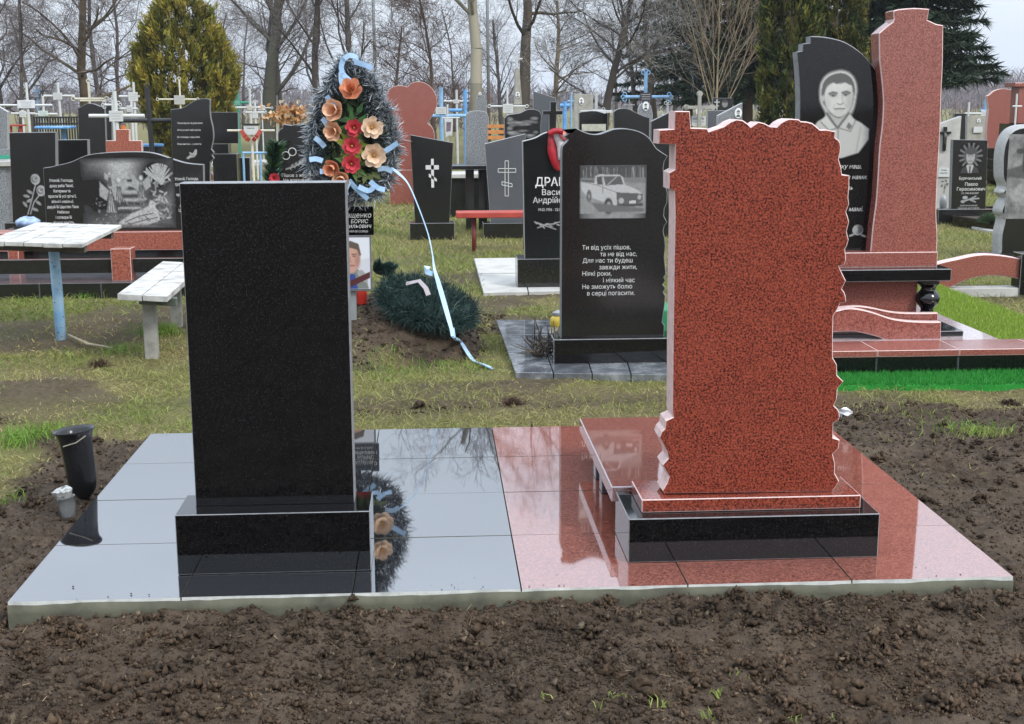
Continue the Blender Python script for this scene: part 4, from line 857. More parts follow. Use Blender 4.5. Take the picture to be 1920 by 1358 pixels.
part(tm, 'baluster', lathe((bc_[0], YM-.04, zq+.03), [(a_, b_*hb_/.3) for a_, b_ in [(.062,0),(.062,.028)]+cr([(.060,.03),(.050,.06),(.038,.10),(.040,.12),(.058,.145),(.070,.17),(.070,.19),(.058,.215),(.042,.235),(.044,.25),(.062,.272)], 3)+[(.066,.275),(.066,.30)]], 24), BLK, smooth=True)
part(tm, 'black_step', box(P(1480,632,YM-.2)[0], P(1806,632,YM-.2)[0], YM-.2, YM+.35, zq-.002, zq+.03), [BLK, BEDGE], bevel=.003)
YW = YM-.26
part(tm, 'wavy_panel', ext(pxo(cr([(1550,590),(1565,584),(1595,578),(1634,585),(1673,598),(1715,603),(1765,604)], 3)+[(1764,652)]+cr([(1764,652),(1699,651),(1680,648),(1651,634),(1621,625.7),(1595.5,622),(1550,624)], 3), YW), YW, .05, .006), [REDL, REDGE])
part(tm, 'wavy_panel', ext(pxo(cr([(1550,580),(1602,574),(1634,577),(1667,584),(1700,587),(1759,587)], 3)+[(1759,615),(1700,612),(1640,600),(1550,600)], YW+.10), YW+.10, .04, .006), [REDL, REDGE])
# the etched portrait
cv = Canvas(124, 170, 124/170)
def q_(x, y): return ((x-1512)/170, (y-128)/170)
def qp(*pts): return [q_(x, y) for x, y in pts]
head = cr([(1570,137),(1552,143),(1542,156),(1540,173),(1542,190),(1550,205),(1560,216),(1573,221),(1584,216),(1594,204),(1598,186),(1599,166),(1594,150),(1584,140)], 3, True); hc = np.mean(head, 0)
for k, (s_, v_) in enumerate(((1.17,.12),(1.13,.30),(1.09,.58),(1.05,.85))): cv.poly([q_(hc[0]+(x-hc[0])*s_, hc[1]+(y-hc[1])*s_) for x, y in head], v_, 2)
cv.poly(qp((1528,238),(1536,227),(1549,219),(1556,208),(1588,210),(1594,221),(1612,230),(1627,242),(1626,262),(1610,286),(1580,296),(1548,296),(1524,290)), .66, 1)
cv.poly(qp((1550,200),(1549,216),(1560,230),(1572,240),(1586,222),(1590,204)), .56, 1); cv.poly([q_(x, y) for x, y in head], .15, 1)
cv.poly([q_(x, y) for x, y in cr([(1549,164),(1546,176),(1547,188),(1552,202),(1561,213),(1573,218.5),(1583,214),(1591,204),(1594,190),(1595,176),(1592,160),(1583,154),(1572,158),(1560,155)], 3, True)], .80, 1)
cv.ell(*q_(1543.5,184), .018, .034, .62, .015); cv.ell(*q_(1596.5,180), .010, .028, .4, .012)
cv.ell(*q_(1590,192), .035, .10, .56, .06); cv.ell(*q_(1552,196), .022, .07, .66, .05); cv.ell(*q_(1573,212), .06, .028, .68, .04); cv.ell(*q_(1571,163), .08, .03, .86, .05)
for x, y, a in ((1561,179.5,.05), (1583,178,-.05)): cv.ell(*q_(x, y-1), .040, .022, .58, .03, a); cv.ell(*q_(x, y), .026, .0105, .34, .008, a); cv.ell(*q_(x, y), .0105, .011, .06, .006); cv.line([q_(x-5,y-1.6), q_(x,y-2.6), q_(x+5,y-1.6)], .003, .16)
cv.line(qp((1554,175.5),(1560,173),(1567,174.5)), .0075, .18); cv.line(qp((1577,173.5),(1584,171.5),(1590,174)), .0075, .18)
cv.line(qp((1576.5,177),(1577.5,187),(1579,192)), .005, .60); cv.line(qp((1569,194),(1574,195.8),(1579,193.5)), .0045, .36); cv.ell(*q_(1573.5,190), .016, .02, .86, .02)
cv.line(qp((1564,204),(1573,203.2),(1582,203.6)), .0055, .26); cv.line(qp((1567,207.4),(1579,207)), .004, .62); cv.line(qp((1564,196),(1561,202)), .003, .66); cv.line(qp((1583,195),(1586,201)), .003, .58)
cv.line(qp((1551,212),(1562,228),(1571,240),(1580,226),(1590,212)), .008, .18); cv.poly(qp((1549,216),(1541,228),(1556,244),(1568,240),(1556,226)), .74, 1); cv.poly(qp((1591,213),(1602,226),(1594,246),(1576,240),(1586,226)), .70, 1); cv.line(qp((1541,228),(1556,244),(1569,240)), .004, .3); cv.line(qp((1602,226),(1594,246),(1575,240)), .004, .3)
cv.poly(qp((1590,228),(1597,236),(1592,243),(1586,238)), .2, 1); cv.line(qp((1572,241),(1574,296)), .004, .34); cv.line(qp((1540,240),(1544,294)), .004, .46); cv.line(qp((1612,238),(1606,284)), .004, .46); cv.line(qp((1549,158),(1558,151),(1566,156),(1578,151),(1590,158)), .006, .16)
cv.a = cv.bl(cv.a); cv.rough(.05, 60, 7); cv.a = np.clip(cv.a, 0, 1); cv.a[cv.Y > .992] = 0
engrave(tm, 'etched_portrait', cv, 1512, 1636, 128, 298, YS, ink=(.60,.60,.56), skip=.03)
for s_, x, y in (('Синочку наш,', 1615, 316), ('ти завжди з нами.', 1626, 336), ('Біль', 1599, 356.5), ('татові й мамі.', 1618, 396)): txt(tm, s_, x, y, YS, 8.5, INK, 'RIGHT', shear=.28, stretch=.95)
cv = Canvas(40, 34, 1.2); cv.ell(.6,.5,.36,.36,.6,.03)
for k in range(4): cv.ell(.6+.05*(-1)**k, .46, .30-.07*k, .28-.06*k, .15 if k % 2 == 0 else .62, .03)
cv.ell(.2,.85,.2,.07,.5,.03,-.4); cv.ell(1.0,.9,.2,.07,.5,.03,.4); engrave(tm, 'etched_rose', cv, 1592, 1624, 418, 445, YS)

# ---- arched red side panel and black posts
YV = float(G(1850, 556)[1]); av = thing('arched_border', 'arched red granite panel with a black end post behind the green bed', 'grave border', (P(1840,520,YV)[0], YV, 0))
part(av, 'arch', ext(pxo(cr([(1735,505),(1761,494),(1796.5,486),(1829,479),(1858,477.6),(1894,481.5),(1916,486)], 3)+cr([(1916,525),(1887,519),(1851.6,517),(1813,525),(1780,540),(1735,552)], 3), YV), YV, .10, .006), [REDL, REDGE])
part(av, 'post', tbox(1916, 1950, 476, 560, YV-.03, .16, True), [BLK, BEDGE], bevel=.004); part(av, 'footing', box(P(1735,550,YV)[0], P(1914,550,YV)[0], YV-.02, YV+.14, -.02, P(1800,541,YV)[2]), CONCW, bevel=.004)

# ---- headstone with landscape at the right edge
YX = YV+2.2
h = headstone('arched dark headstone etched with a landscape at the right edge of the view', YX, cr([(1873,480),(1874,440),(1880,412),(1874,398),(1878,384),(1884,372),(1876,362),(1882,350),(1877,335),(1876,318),(1877,290),(1882,266),(1892,248),(1906,238),(1925,234),(1950,234)], 3)+[(1975,250),(1980,480)], .16, BLKO, GEDGE, [(1860,1990,481,None,.1,.4,BLKO)], ch=.03)
cv = Canvas(60, 110, .5); cv.a += .33; cv.rough(.6, 12, 5); cv.poly([(0,.42),(.2,.36),(.5,.40),(.5,.55),(0,.5)], .15, 2); cv.line([(.25,.1),(.25,.42)], .02, .08); cv.line([(.15,.2),(.35,.2)], .02, .08); cv.poly([(.05,.7),(.2,.58),(.5,.62),(.5,.8),(.1,.8)], .5, 2); cv.rough(.3, 40, 8)
engrave(h, 'etched_landscape', cv, 1893, 1945, 252, 410, YX, skip=0)

# ---- small portrait headstone with planted border
YZ = 12.2
wp = thing('concrete_strip', 'white concrete strip around the small portrait headstone', 'paving', (P(1810,430,YZ)[0], YZ, 0)); part(wp, 'slab', prism([G(1735,408)[:2], G(1735,395)[:2]+[0,.2], G(1905,395)[:2]+[0,.3], G(1905,447)[:2], G(1840,434)[:2], G(1760,414)[:2]][::-1], -.02, .03), CONCW, bevel=.005)
h = headstone('small black headstone etched with a suited man, right of the red tower', YZ+.2, [(1787,262),(1852,263),(1848,392),(1783,392)], .08, BLKO, BEDGE, [(1760,1862,393,None,.06,.24,BLKO)])
cv = Canvas(60, 60, 1.0)
for k in range(14): an = k*.45; cv.line([(.5,.45),(.5+.42*math.cos(an), .42+.4*math.sin(an))], .02, .26)
cv.ell(.5,.42,.24,.28,.12,.1); cv.poly([(.15,1),(.2,.85),(.4,.72),(.6,.72),(.8,.85),(.85,1)], .06, 1); cv.poly([(.42,.72),(.5,.95),(.58,.72)], .75, 1); cv.ell(.5,.45,.16,.24,.58,.03); cv.ell(.5,.28,.19,.12,.10,.03)
for x in (.43,.57): cv.ell(x,.43,.035,.014,.1,.02)
cv.line([(.5,.45),(.49,.53)], .01, .4); cv.line([(.44,.6),(.56,.6)], .012, .25); cv.poly([(.36,.74),(.42,.72),(.5,.95),(.44,1)], .7, 0); cv.poly([(.64,.74),(.58,.72),(.5,.95),(.56,1)], .7, 0); cv.line([(.5,.78),(.5,1)], .02, .1)
engrave(h, 'etched_portrait', cv, 1796, 1843, 268, 325, YZ+.2)
txt(h, 'Бурячинський', 1819, 337, YZ+.2, 5.4, INK, 'CENTER', stretch=.85, bold=.01); txt(h, 'Павло\nГерасимович', 1821, 348.5, YZ+.2, 6.2, INK, 'CENTER', line=1.05, bold=.008); txt(h, '1.01.1962-8.03.2007', 1818, 364, YZ+.2, 3.4, INK, 'CENTER', stretch=.9); txt(h, 'ДОРОГОМУ БАТЬКОВІ\nвід дружини, дітей та внуків', 1816, 387, YZ+.2, 2.6, INK, 'CENTER', stretch=.85, line=1.2)
cv = Canvas(50, 26, 2); cv.line([(.2,.8),(.9,.5),(1.8,.4)], .05, .6); cv.ell(.5,.3,.25,.2,.6,.05); cv.ell(.3,.75,.2,.18,.5,.05); cv.line([(.9,.5),(1.5,.8)], .05, .5); cv.line([(.9,.5),(1.5,.15)], .05, .5); engrave(h, 'etched_rose', cv, 1800, 1838, 366, 382, YZ+.2)
gbx = thing('planted_border', 'low black planting border with a small clipped shrub', 'grave border', (P(1830,410,YZ-.6)[0], YZ-.6, 0))
q = [G(1785,424)[:2], G(1880,438)[:2], G(1885,405)[:2], G(1790,402)[:2]]
qc = sum(q)/4
for k in range(4):
    a, b2 = q[k], q[(k+1) % 4]; a2 = a+(qc-a)*.10; b3 = b2+(qc-b2)*.10; part(gbx, 'kerb', prism([a, b2, b3, a2], -.02, .12), [BLK, BEDGE])
part(gbx, 'soil', prism([p_+(qc-p_)*.09 for p_ in q], -.02, .10), mat('bed_soil', (.06,.045,.035), .95, .4, 40))
sb_ = P(1855, 408, YZ-.7); n_ = 1400; d = RNG.normal(size=(n_, 3)); d[:,2] = np.abs(d[:,2])*.7; d /= np.linalg.norm(d, axis=1, keepdims=True)
part_ = thing('small_shrub', 'small round evergreen shrub in the low black border', 'shrub', (sb_[0], YZ-.7, .09))
V, F, kk = blades(np.array([sb_[0], YZ-.7, .10])+d*np.array([.12,.12,.10])*RNG.uniform(.4, 1, (n_, 1)), d+RNG.normal(0, .4, (n_, 3)), .04, .008); npmesh('foliage', V, F, NEEDLE, part_, np.repeat(pick([(.03,.06,.025),(.045,.08,.03)], n_, RNG), kk, 0))
part(part_, 'stem', tube([(sb_[0], YZ-.7, .06), (sb_[0], YZ-.7, .16)], .01, 6), BROWNP)

# ================================================================== the temporary cross with photograph, wreaths and ribbon
YC = float(G(662, 632, .10)[1])
gc = thing('memorial_cross', 'grey metal cross with a name plaque and framed portrait photo below the wreath', 'cross', (P(662,600,YC)[0], YC, 0))
xc = P(662, 560, YC)[0]; zt = P(662, 160, YC)[2]; za_ = P(662, 318, YC)[2]
part(gc, 'post', box(xc-.02, xc+.02, YC-.02, YC+.02, -.05, zt), GREYM, bevel=.003)
part(gc, 'crossbar', box(P(600,318,YC)[0], P(742,318,YC)[0], YC+.021, YC+.05, za_-.018, za_+.018), GREYM, bevel=.003)
for dx, dz in ((0, .04), (-.045, -.01), (.045, -.01)):
    part(gc, 'ring', tube([(xc+dx+.028*math.cos(t), YC, zt+.03+dz+.028*math.sin(t)) for t in np.linspace(0, 2*math.pi, 15)], .006, 6, False), GREYM, smooth=True)
pq = part(gc, 'name_plaque', tbox(606, 701, 388, 441, YC-.05, .02), BLK, bevel=.003)
for s_, y, h_ in (('Коващенко', 408, 11), ('БОРИС', 418.5, 8), ('Васильович', 427.5, 9), ('05.1957-20.12.2022р', 435.5, 4.2)): txt(pq, s_, 696 if h_ > 8 else 690, y, YC-.05, h_*.9, INK, 'RIGHT', shear=.2, stretch=.92)
ph = part(gc, 'photo_frame', tbox(616, 698, 442, 546, YC-.05, .018), mat('grey_frame', (.13,.13,.14), .4, .2, 20), bevel=.003)
cv = Canvas(80, 104, .77); W3 = np.zeros((104, 80, 3)); X, Y_ = cv.X, cv.Y
def paint(maskf, c):
    global W3
    cv.a[:] = 0; maskf(); mm = cv.a[..., None]; W3 = W3*(1-mm)+np.array(c)*mm
W3[:] = (.50,.51,.55); paint(lambda: cv.poly([(.0,.0),(.77,0),(.77,.4),(0,.5)], 1, 3), (.58,.60,.64))
paint(lambda: cv.poly([(0,1),(.0,.72),(.22,.62),(.5,.60),(.66,.72),(.74,1)], 1, 1), (.16,.17,.15)); paint(lambda: cv.poly([(.2,1),(.28,.72),(.46,.7),(.52,1)], 1, 1), (.03,.06,.22)); paint(lambda: cv.poly([(.5,.66),(.60,.62),(.72,.75),(.72,.9),(.55,.8)], 1, 1), (.28,.28,.27))
paint(lambda: cv.ell(.38,.38,.20,.28,1,.02), (.46,.27,.20)); paint(lambda: cv.ell(.37,.55,.15,.14,1,.04), (.44,.26,.20)); paint(lambda: cv.poly([(.16,.30),(.2,.14),(.38,.06),(.55,.12),(.6,.34),(.55,.36),(.52,.24),(.4,.20),(.24,.22)], 1, 1), (.10,.075,.06))
for x_ in (.30, .46): paint(lambda: cv.ell(x_,.36,.035,.015,1,.015), (.08,.05,.05)); paint(lambda: cv.line([(x_-.045,.325),(x_+.045,.32)], .008, 1), (.12,.08,.06))
paint(lambda: cv.line([(.38,.38),(.36,.46),(.40,.47)], .008, 1), (.33,.17,.13)); paint(lambda: cv.line([(.32,.54),(.45,.54)], .010, 1), (.30,.10,.09)); paint(lambda: cv.ell(.52,.44,.05,.14,1,.06), (.33,.18,.14))
paint(lambda: cv.poly([(.0,.99),(.77,.66),(.77,.78),(.28,1.0)], 1, 0), (.075,.022,.024))
cv.a[:] = 1; engrave(ph, 'portrait_photo', cv, 620, 695, 446, 542, YC-.052, skip=0, col=W3, rough=.25)

def firring(parent, name, path, rad, n, cols_base, cols_tip, ln, wd, seed, jit=0):
    rg = np.random.default_rng(seed); p = np.asarray(path); k = len(p); t = rg.random(n)*(k-1); i0 = t.astype(int); f = (t-i0)[:,None]
    c = p[i0]*(1-f)+p[np.minimum(i0+1, k-1)]*f; tan = p[np.minimum(i0+1, k-1)]-p[i0]; tan /= np.maximum(np.linalg.norm(tan, axis=1, keepdims=True), 1e-6)
    d = rg.normal(size=(n, 3)); d -= tan*np.sum(d*tan, 1, keepdims=True); d /= np.linalg.norm(d, axis=1, keepdims=True)
    c = c+rg.normal(0, jit, (n, 3)) if jit else c
    V, F, kk = blades(c+d*rad*.3*rg.random((n, 1)), d+tan*(.7 if not jit else rg.normal(.3, .7, (n, 1))), ln*rg.uniform(.7, 1.2, n), wd, rg=rg)
    cb = pick(cols_base, n, rg); ct = pick(cols_tip, n, rg); C_ = np.stack([cb, cb, ct], 1).reshape(-1, 3); return npmesh(name, V, F, TINSEL, parent, C_)
YWr = YC-.06
wr = thing('funeral_wreath', 'tall teardrop wreath of frosted fir with peach and red cloth flowers', 'wreath', (P(660,385,YWr)[0], YWr, 0))
ring = [(656,97),(640,116),(626,136),(612,160),(598,186),(589,215),(581,250),(578,290),(580,325),(592,356),(616,376),(650,384),(686,380),(716,362),(734,335),(744,300),(745,268),(738,232),(724,196),(706,160),(688,132),(670,110),(656,97)]
R3 = [P(660+(x-660)*.93, 245+(y-245)*.93, YWr) for x, y in cr(ring, 4)]
npath = len(R3)
part(wr, 'wire_hoop', tube(R3, .006, 5, False), GREYM)
firring(wr, 'frosted_fir_ring', R3, .05, 3400, [(.05,.07,.085),(.08,.10,.11),(.03,.05,.055)], [(.55,.59,.63),(.70,.72,.74),(.32,.37,.42)], .075, .010, 1, .010)
inn = [P(660+(x-660)*.66, 250+(y-250)*.72, YWr) for x, y in cr(ring, 4)]
firring(wr, 'dark_fir_ring', inn, .07, 3000, [(.012,.022,.024),(.02,.035,.04)], [(.06,.09,.11),(.12,.15,.17),(.03,.05,.05)], .07, .008, 2, .02)
inn2 = [P(660+(x-660)*.45, 262+(y-262)*.5, YWr+.02) for x, y in cr(ring, 4)]
firring(wr, 'inner_fir', inn2, .08, 2600, [(.015,.03,.018),(.03,.05,.02)], [(.07,.10,.04),(.12,.13,.06),(.04,.07,.05)], .11, .008, 3)
def flower(parent, px, py, r, Y, cols, seed, n=7, cup=.35, ctr=(.5,.3,.06), tilt=(0,0)):
    rg = np.random.default_rng(seed); c = P(px, py, Y); rr = r*sc(Y); V = []; F = []; C_ = []
    nrm = np.array([tilt[0], -1, tilt[1]]); nrm = nrm/np.linalg.norm(nrm); u = np.cross(nrm, [0,0,1.]); u /= np.linalg.norm(u); v = np.cross(u, nrm)
    for lay, (s, cu, m_) in enumerate(((1, cup, n), (.62, cup*1.9, max(4, n-2)))):
        for k in range(m_):
            a0 = 2*math.pi*(k+.5*lay)/m_+rg.normal(0, .08); o = len(V)
            for i_, (t, wd) in enumerate(((.05,.10),(.35,.36),(.68,.48),(.9,.40),(1.0,.16))):
                for j, sd in enumerate((-1, 0, 1)):
                    a = a0+sd*wd*6.4/m_*1.15; rad = rr*s*t*(1 if sd == 0 else .97); h = rr*(cu*t*t+(.07 if sd else 0)*t+rg.normal(0, .015))
                    V.append(c+u*math.cos(a)*rad+v*math.sin(a)*rad+nrm*h)
                    col = np.array(cols[0])*(1-t)+np.array(cols[1])*t; C_.append(col*(1 if sd else .86))
            for i_ in range(4):
                for j in range(2): F.append((o+i_*3+j, o+i_*3+j+1, o+i_*3+j+4, o+i_*3+j+3))
    fl = npmesh('flower', np.array(V), np.array(F), PETAL, parent, np.array(C_), smooth=True)
    part(fl, 'flower_centre', lathe(c+nrm*rr*.08, [(rr*.10,0),(rr*.13,rr*.10),(rr*.04,rr*.22)], 8, nrm), mat('flower_centre_%d' % int(ctr[0]*100), ctr, .8, .3, 80))
    return fl
PEACH = [(.72,.28,.10),(.85,.56,.38)]; CREAM = [(.78,.48,.24),(.86,.68,.52)]; REDF = [(.38,.012,.02),(.72,.09,.12)]; ORNG = [(.58,.17,.07),(.82,.38,.22)]
for k, (x, y, r_, co, n_, cu_, tl) in enumerate(((659,172,19,ORNG,6,.9,(0,.3)),(631,208,19,PEACH,5,.8,(-.4,.1)),(629,245,17,PEACH,6,.7,(-.4,-.1)),(664,240,15,REDF,7,.35,(0,0)),(697,239,19,CREAM,7,.35,(.2,0)),(660,274,16,REDF,8,.3,(0,0)),(701,291,21,CREAM,7,.3,(.1,-.1)),(659,307,16,REDF,7,.3,(0,-.1)),(626,311,15,ORNG,5,.9,(-.3,-.3)),(641,331,15,PEACH,5,.8,(-.1,-.4)))):
    flower(wr, x, y, r_*1.12, YWr-.085, co, k, n_, cu_, (.5,.3,.06) if co is not REDF else (.5,.08,.03), tl)
rg = np.random.default_rng(77)
for (x, y, n_, c0) in ((660,274,14,(.30,.36,.05)),(664,240,8,(.06,.16,.05)),(659,307,9,(.10,.2,.06)),(665,222,6,(.05,.13,.05)),(690,318,10,(.12,.15,.05))):
    V = []; F = []; c = P(x, y, YWr-.06)
    for k in range(n_):
        a = 2*math.pi*k/n_+rg.normal(0, .2); d = np.array([math.cos(a), -.15, math.sin(a)]); s_ = np.cross(d, [0,-1,0]); s_ /= np.linalg.norm(s_); ln = .10*rg.uniform(.8, 1.2); o = len(V)
        V += [c+d*.02, c+d*ln*.5+s_*.018, c+d*ln, c+d*ln*.5-s_*.018]; F.append((o, o+1, o+2, o+3))
    npmesh('leaf_cluster', np.array(V), np.array(F), LEAF, wr, pick([c0], len(V), rg))
SATB = mat('blue_satin', (.30,.46,.66), .3, .3, 12); SATW = mat('white_blue_satin', (.36,.52,.70), .3, .15, 12)
for k, pl in enumerate((((646,108),(640,124),(644,140),(658,153)),((645,110),(656,104),(668,108),(664,116)),((664,116),(684,122),(698,128)),((640,135),(640,152),(646,168)),((612,180),(620,192),(630,200)),((590,258),(600,266),(609,276)),((580,300),(592,298),(605,302)),((600,322),(612,322),(622,328)),((722,284),(734,276),(746,268)),((708,318),(722,316),(736,322)),((654,338),(666,352),(690,374)),((655,340),(648,356),(650,366)),((694,340),(708,352),(722,356)),((604,222),(612,232),(616,246)),((672,350),(690,358),(700,352)))):
    pp = [P(x, y, YWr-.09-.01*(k % 3)) for x, y in cr(pl, 3)]; part(wr, 'ribbon', strip(pp, .03, (.3*math.sin(k), -1, .3*math.cos(k)), .0004), SATB if k % 2 == 0 else SATW)

ld = thing('long_ribbon', 'long pale blue satin ribbon trailing from the tall wreath to the grass', 'ribbon', (P(840,600,YC-.5)[0], YC-.5, 0))
ge = G(918, 684); pts = [(733,315,YWr-.05,.03),(746,324,YWr-.07,.035),(766,346,YWr-.09,.018),(786,392,YWr-.12,.014),(803,440,YWr-.15,.014),(811,478,YWr-.2,.016),(814,502,YWr-.24,.03),(822,530,YWr-.3,.055),(834,572,YWr-.38,.06),(845,612,YWr-.5,.05),(850,634,YWr-.6,.035),(862,655,None,.04),(885,670,None,.045),(905,680,None,.04),(920,685,None,.03)]
pp = []
for x, y, Yy, wd in pts:
    if Yy is None: g_ = G(x, y, .03); g_[2] = float(height(g_[0], g_[1]))+.02
    else: g_ = P(x, y, Yy)
    pp.append(list(g_)+[wd*.55])
pp = np.array(cr(pp, 4)); nr_ = [(.5, -.8, .5) if z > .08 else (.25, -.4, .9) for z in pp[:,2]]
part(ld, 'satin_band', strip(pp[:,:3], list(pp[:,3]), nr_, .0004), SATW)
part(ld, 'knot_loop', strip([P(806,505,YWr-.24), P(798,502,YWr-.25), P(800,510,YWr-.25), P(812,514,YWr-.25)], .03, (0,-1,.2), .001), SATB)
pp2 = pp.copy(); pp2[:,0] += .012; pp2[:,2] -= .01; part(ld, 'satin_band', strip(pp2[36:,:3], list(pp2[36:,3]*.6), [(-.2,-.6,.7)]*len(pp2[36:]), .0004), SATB)

lw = thing('fir_wreath', 'dark green artificial fir wreath lying on the fresh grave mound', 'wreath', (P(795,560,YC+.2)[0], YC+.2, 0))
cen = P(793, 566, YC+.02); ea = np.array([.255, -.05, -.075]); eb = np.array([.04, .26, .055])
oval_ = [cen+ea*math.cos(t)*(1+.12*math.cos(t))+eb*math.sin(t) for t in np.linspace(0, 2*math.pi, 40)]
GB = [(.010,.024,.022),(.016,.036,.032)]; GTp = [(.028,.066,.052),(.05,.095,.078),(.02,.048,.042)]
part(lw, 'wire_hoop', tube(oval_, .008, 5, False), BLACKP)
firring(lw, 'fir_ring', oval_, .10, 9000, GB, GTp, .06, .006, 11, .018)
for k, f_ in enumerate((.72, .45, .2)): firring(lw, 'inner_fir', [cen+(q-cen)*f_+np.array([0,0,.02]) for q in oval_], .1, 3600, GB, GTp, .055, .006, 12+k, .025)
firring(lw, 'fir_spray', [P(702,510,YC+.3), P(715,500,YC+.3), P(735,508,YC+.3)], .06, 1200, GB, GTp, .06, .007, 18)
for a, b2 in (((748,618),(786,590)),((756,612),(792,592)),((835,596),(852,620)),((800,640),(806,622))):
    part(lw, 'wooden_stick', tube([P(*a, YC-.1), P(*b2, YC+.05)], .004, 5), mat('straw_stick', (.30,.24,.08), .8, .3, 20))
pp = [cen+np.array([-.10,-.06,.12]), cen+np.array([-.02,-.08,.14]), cen+np.array([.02,-.12,.10]), cen+np.array([.035,-.14,.06])]; part(lw, 'grey_ribbon', strip(pp, .03, (0,-.6,.8), .001), mat('grey_lilac_ribbon', (.30,.27,.28), .5, .3, 14))
rfp = P(672, 552, YC+.25); rc = thing('red_candle', 'red plastic grave candle behind the framed photo post', 'candle', (rfp[0], YC+.25, 0)); part(rc, 'glass', lathe((rfp[0]+.02, YC+.25, float(height(rfp[0], YC+.25))), [(.03,0),(.034,.06),(.03,.13)], 12), mat('red_plastic', (.45,.03,.02), .3, .2, 20)); part(rc, 'cap', lathe((rfp[0]+.02, YC+.25, float(height(rfp[0], YC+.25))+.131), [(.034,0),(.02,.02)], 12), mat('gold_cap', (.4,.28,.1), .4, .2, 10))

# ---- black headstone with rings and text left of the wreath
YY = YC+2.4
h = headstone('black headstone with two engraved rings, half hidden left of the tall wreath', YY, [(521,250),(524,243),(530,240),(531,233),(545,235),(565,232),(590,236),(600,245),(602,400),(521,400)], .09, BLKO, BEDGE, ground=True)
for cx_, cy_ in ((536,292),(548,285)): c = P(cx_, cy_, YY); part(h, 'etched_ring', tube([(c[0]+7*sc(YY)*math.cos(t), YY-.001, c[2]+7*sc(YY)*math.sin(t)) for t in np.linspace(0, 6.2832, 21)], .0035, 4, False), INK)
cv = Canvas(50, 36, 1.4); cv.line([(.05,.9),(.5,.75),(1.0,.5),(1.3,.1)], .03, .5)
for k in range(9): cv.ell(.3+.11*k, .8-.06*k+.08*(-1)**k, .1, .04, .5, .03, .8*(-1)**k)
engrave(h, 'etched_branch', cv, 534, 580, 290, 320, YY); txt(h, 'Пішов з життя', 528, 332, YY, 6, INK, stretch=.95); txt(h, 'Не врятували', 531, 341, YY, 6, INK, stretch=.95)
rfl = thing('artificial_flowers', 'red artificial flower with green leaves at the ringed black headstone', 'flowers', (P(515,340,YY-.2)[0], YY-.2, 0))
flower(rfl, 515, 334, 10, YY-.2, REDF, 5, 8, .5); q0 = P(515, 336, YY-.2); part(rfl, 'stem', tube([(q0[0], YY-.18, 0), (q0[0], YY-.19, q0[2])], .006, 5), GREENP)
firring(rfl, 'fir_leaves', [P(508,345,YY-.15), P(512,300,YY-.15), P(518,272,YY-.15)], .05, 900, GB, GTp+[(.10,.2,.03)], .09, .012, 31)

# ================================================================== far graves: the crowded rows behind
def far(label, Y, outline, face, edge=None, t=.10, **k): return headstone(label, Y, outline, t, face, edge or (GEDGE if face in (GREYG, GREYP, CONC, CONCW) else BEDGE), ground=True, **k)
far('grey granite headstone with rounded shoulders on a dark bench-like base', 15.5, cr([(873,225),(874,215),(880,210),(890,208),(905,208.5),(912,212),(916,220),(917,232)], 3)+[(914,270),(911,309),(870,309),(873,270)], GREYG, GEDGE)
bs = thing('stone_table', 'dark stone table with two black legs before the grey rounded headstone', 'table', (P(885,350,12)[0], 12, 0)); z_ = P(885, 316, 12)[2]
part(bs, 'top', tbox(845, 920, 311, 318, 12, .5), [BLKO, BEDGE], bevel=.004)
for x in (881, 905): q = P(x, 340, 12.1); part(bs, 'leg', box(q[0]-.05, q[0]+.05, 12.1, 12.3, -.02, P(885,318.2,12)[2]-.0005), BLKO, bevel=.004)
ws = thing('grave_slab', 'pale low grave slab behind the tapered black headstone', 'grave slab', (P(850,330,14)[0], 14, 0)); part(ws, 'slab', tbox(838, 925, 327, 334, 14, .8), CONCW, bevel=.006); part(ws, 'footing', box(P(842,330,14)[0], P(920,330,14)[0], 14.05, 14.7, -.02, P(850,334.2,14)[2]), BLKO)
ob = thing('bench', 'orange wooden slat bench between the grey rounded and cloud headstones', 'bench', (P(930,250,15)[0], 15, 0))
for y0 in (234, 244.5, 255): part(ob, 'slat', tbox(914, 945, y0, y0+6.5, 15, .02), WOODO, bevel=.002)
for x in (918, 941): q = P(x, 240, 15.03); part(ob, 'leg', box(q[0]-.02, q[0]+.02, 15.021, 15.06, -.02, P(x, 236, 15)[2]), WOODD)
h = far('black headstone etched with clouds left of the surname headstone', 11.8, cr([(946,222),(952,216),(962,214),(975,212),(988,206),(1000,205),(1010,208),(1015,216),(1014,235)], 3)+[(1013,330),(950,330)], BLKO)
cv = Canvas(70, 60, 1.2)
for k in range(26): cv.ell(random.uniform(.05, 1.15), random.uniform(.15, .9), random.uniform(.08, .2), random.uniform(.02, .06), random.uniform(.15, .5), .06)
cv.rough(.5, 14, 3); cv.fade(.1); engrave(h, 'etched_clouds', cv, 949, 1011, 214, 262, 11.8)
far('grey slab headstone with slanting top behind the black cross-shaped stone', 19, [(1000,171),(1042,184),(1042,260),(1000,260)], GREYP)
far('black cross-shaped headstone behind the surname headstone', 13, [(1018,208),(1032,208),(1032,191),(1043,191),(1043,208),(1055,208),(1055,215),(1043,215),(1043,300),(1030,300),(1030,215),(1018,215)], BLKO)
h = far('tall concrete slab headstone with an oval photo before the birch', 17, [(1077,176),(1112,177),(1113,300),(1076,300)], CONC); oval(h, 1090, 190, 4.5, 6.5, 17)
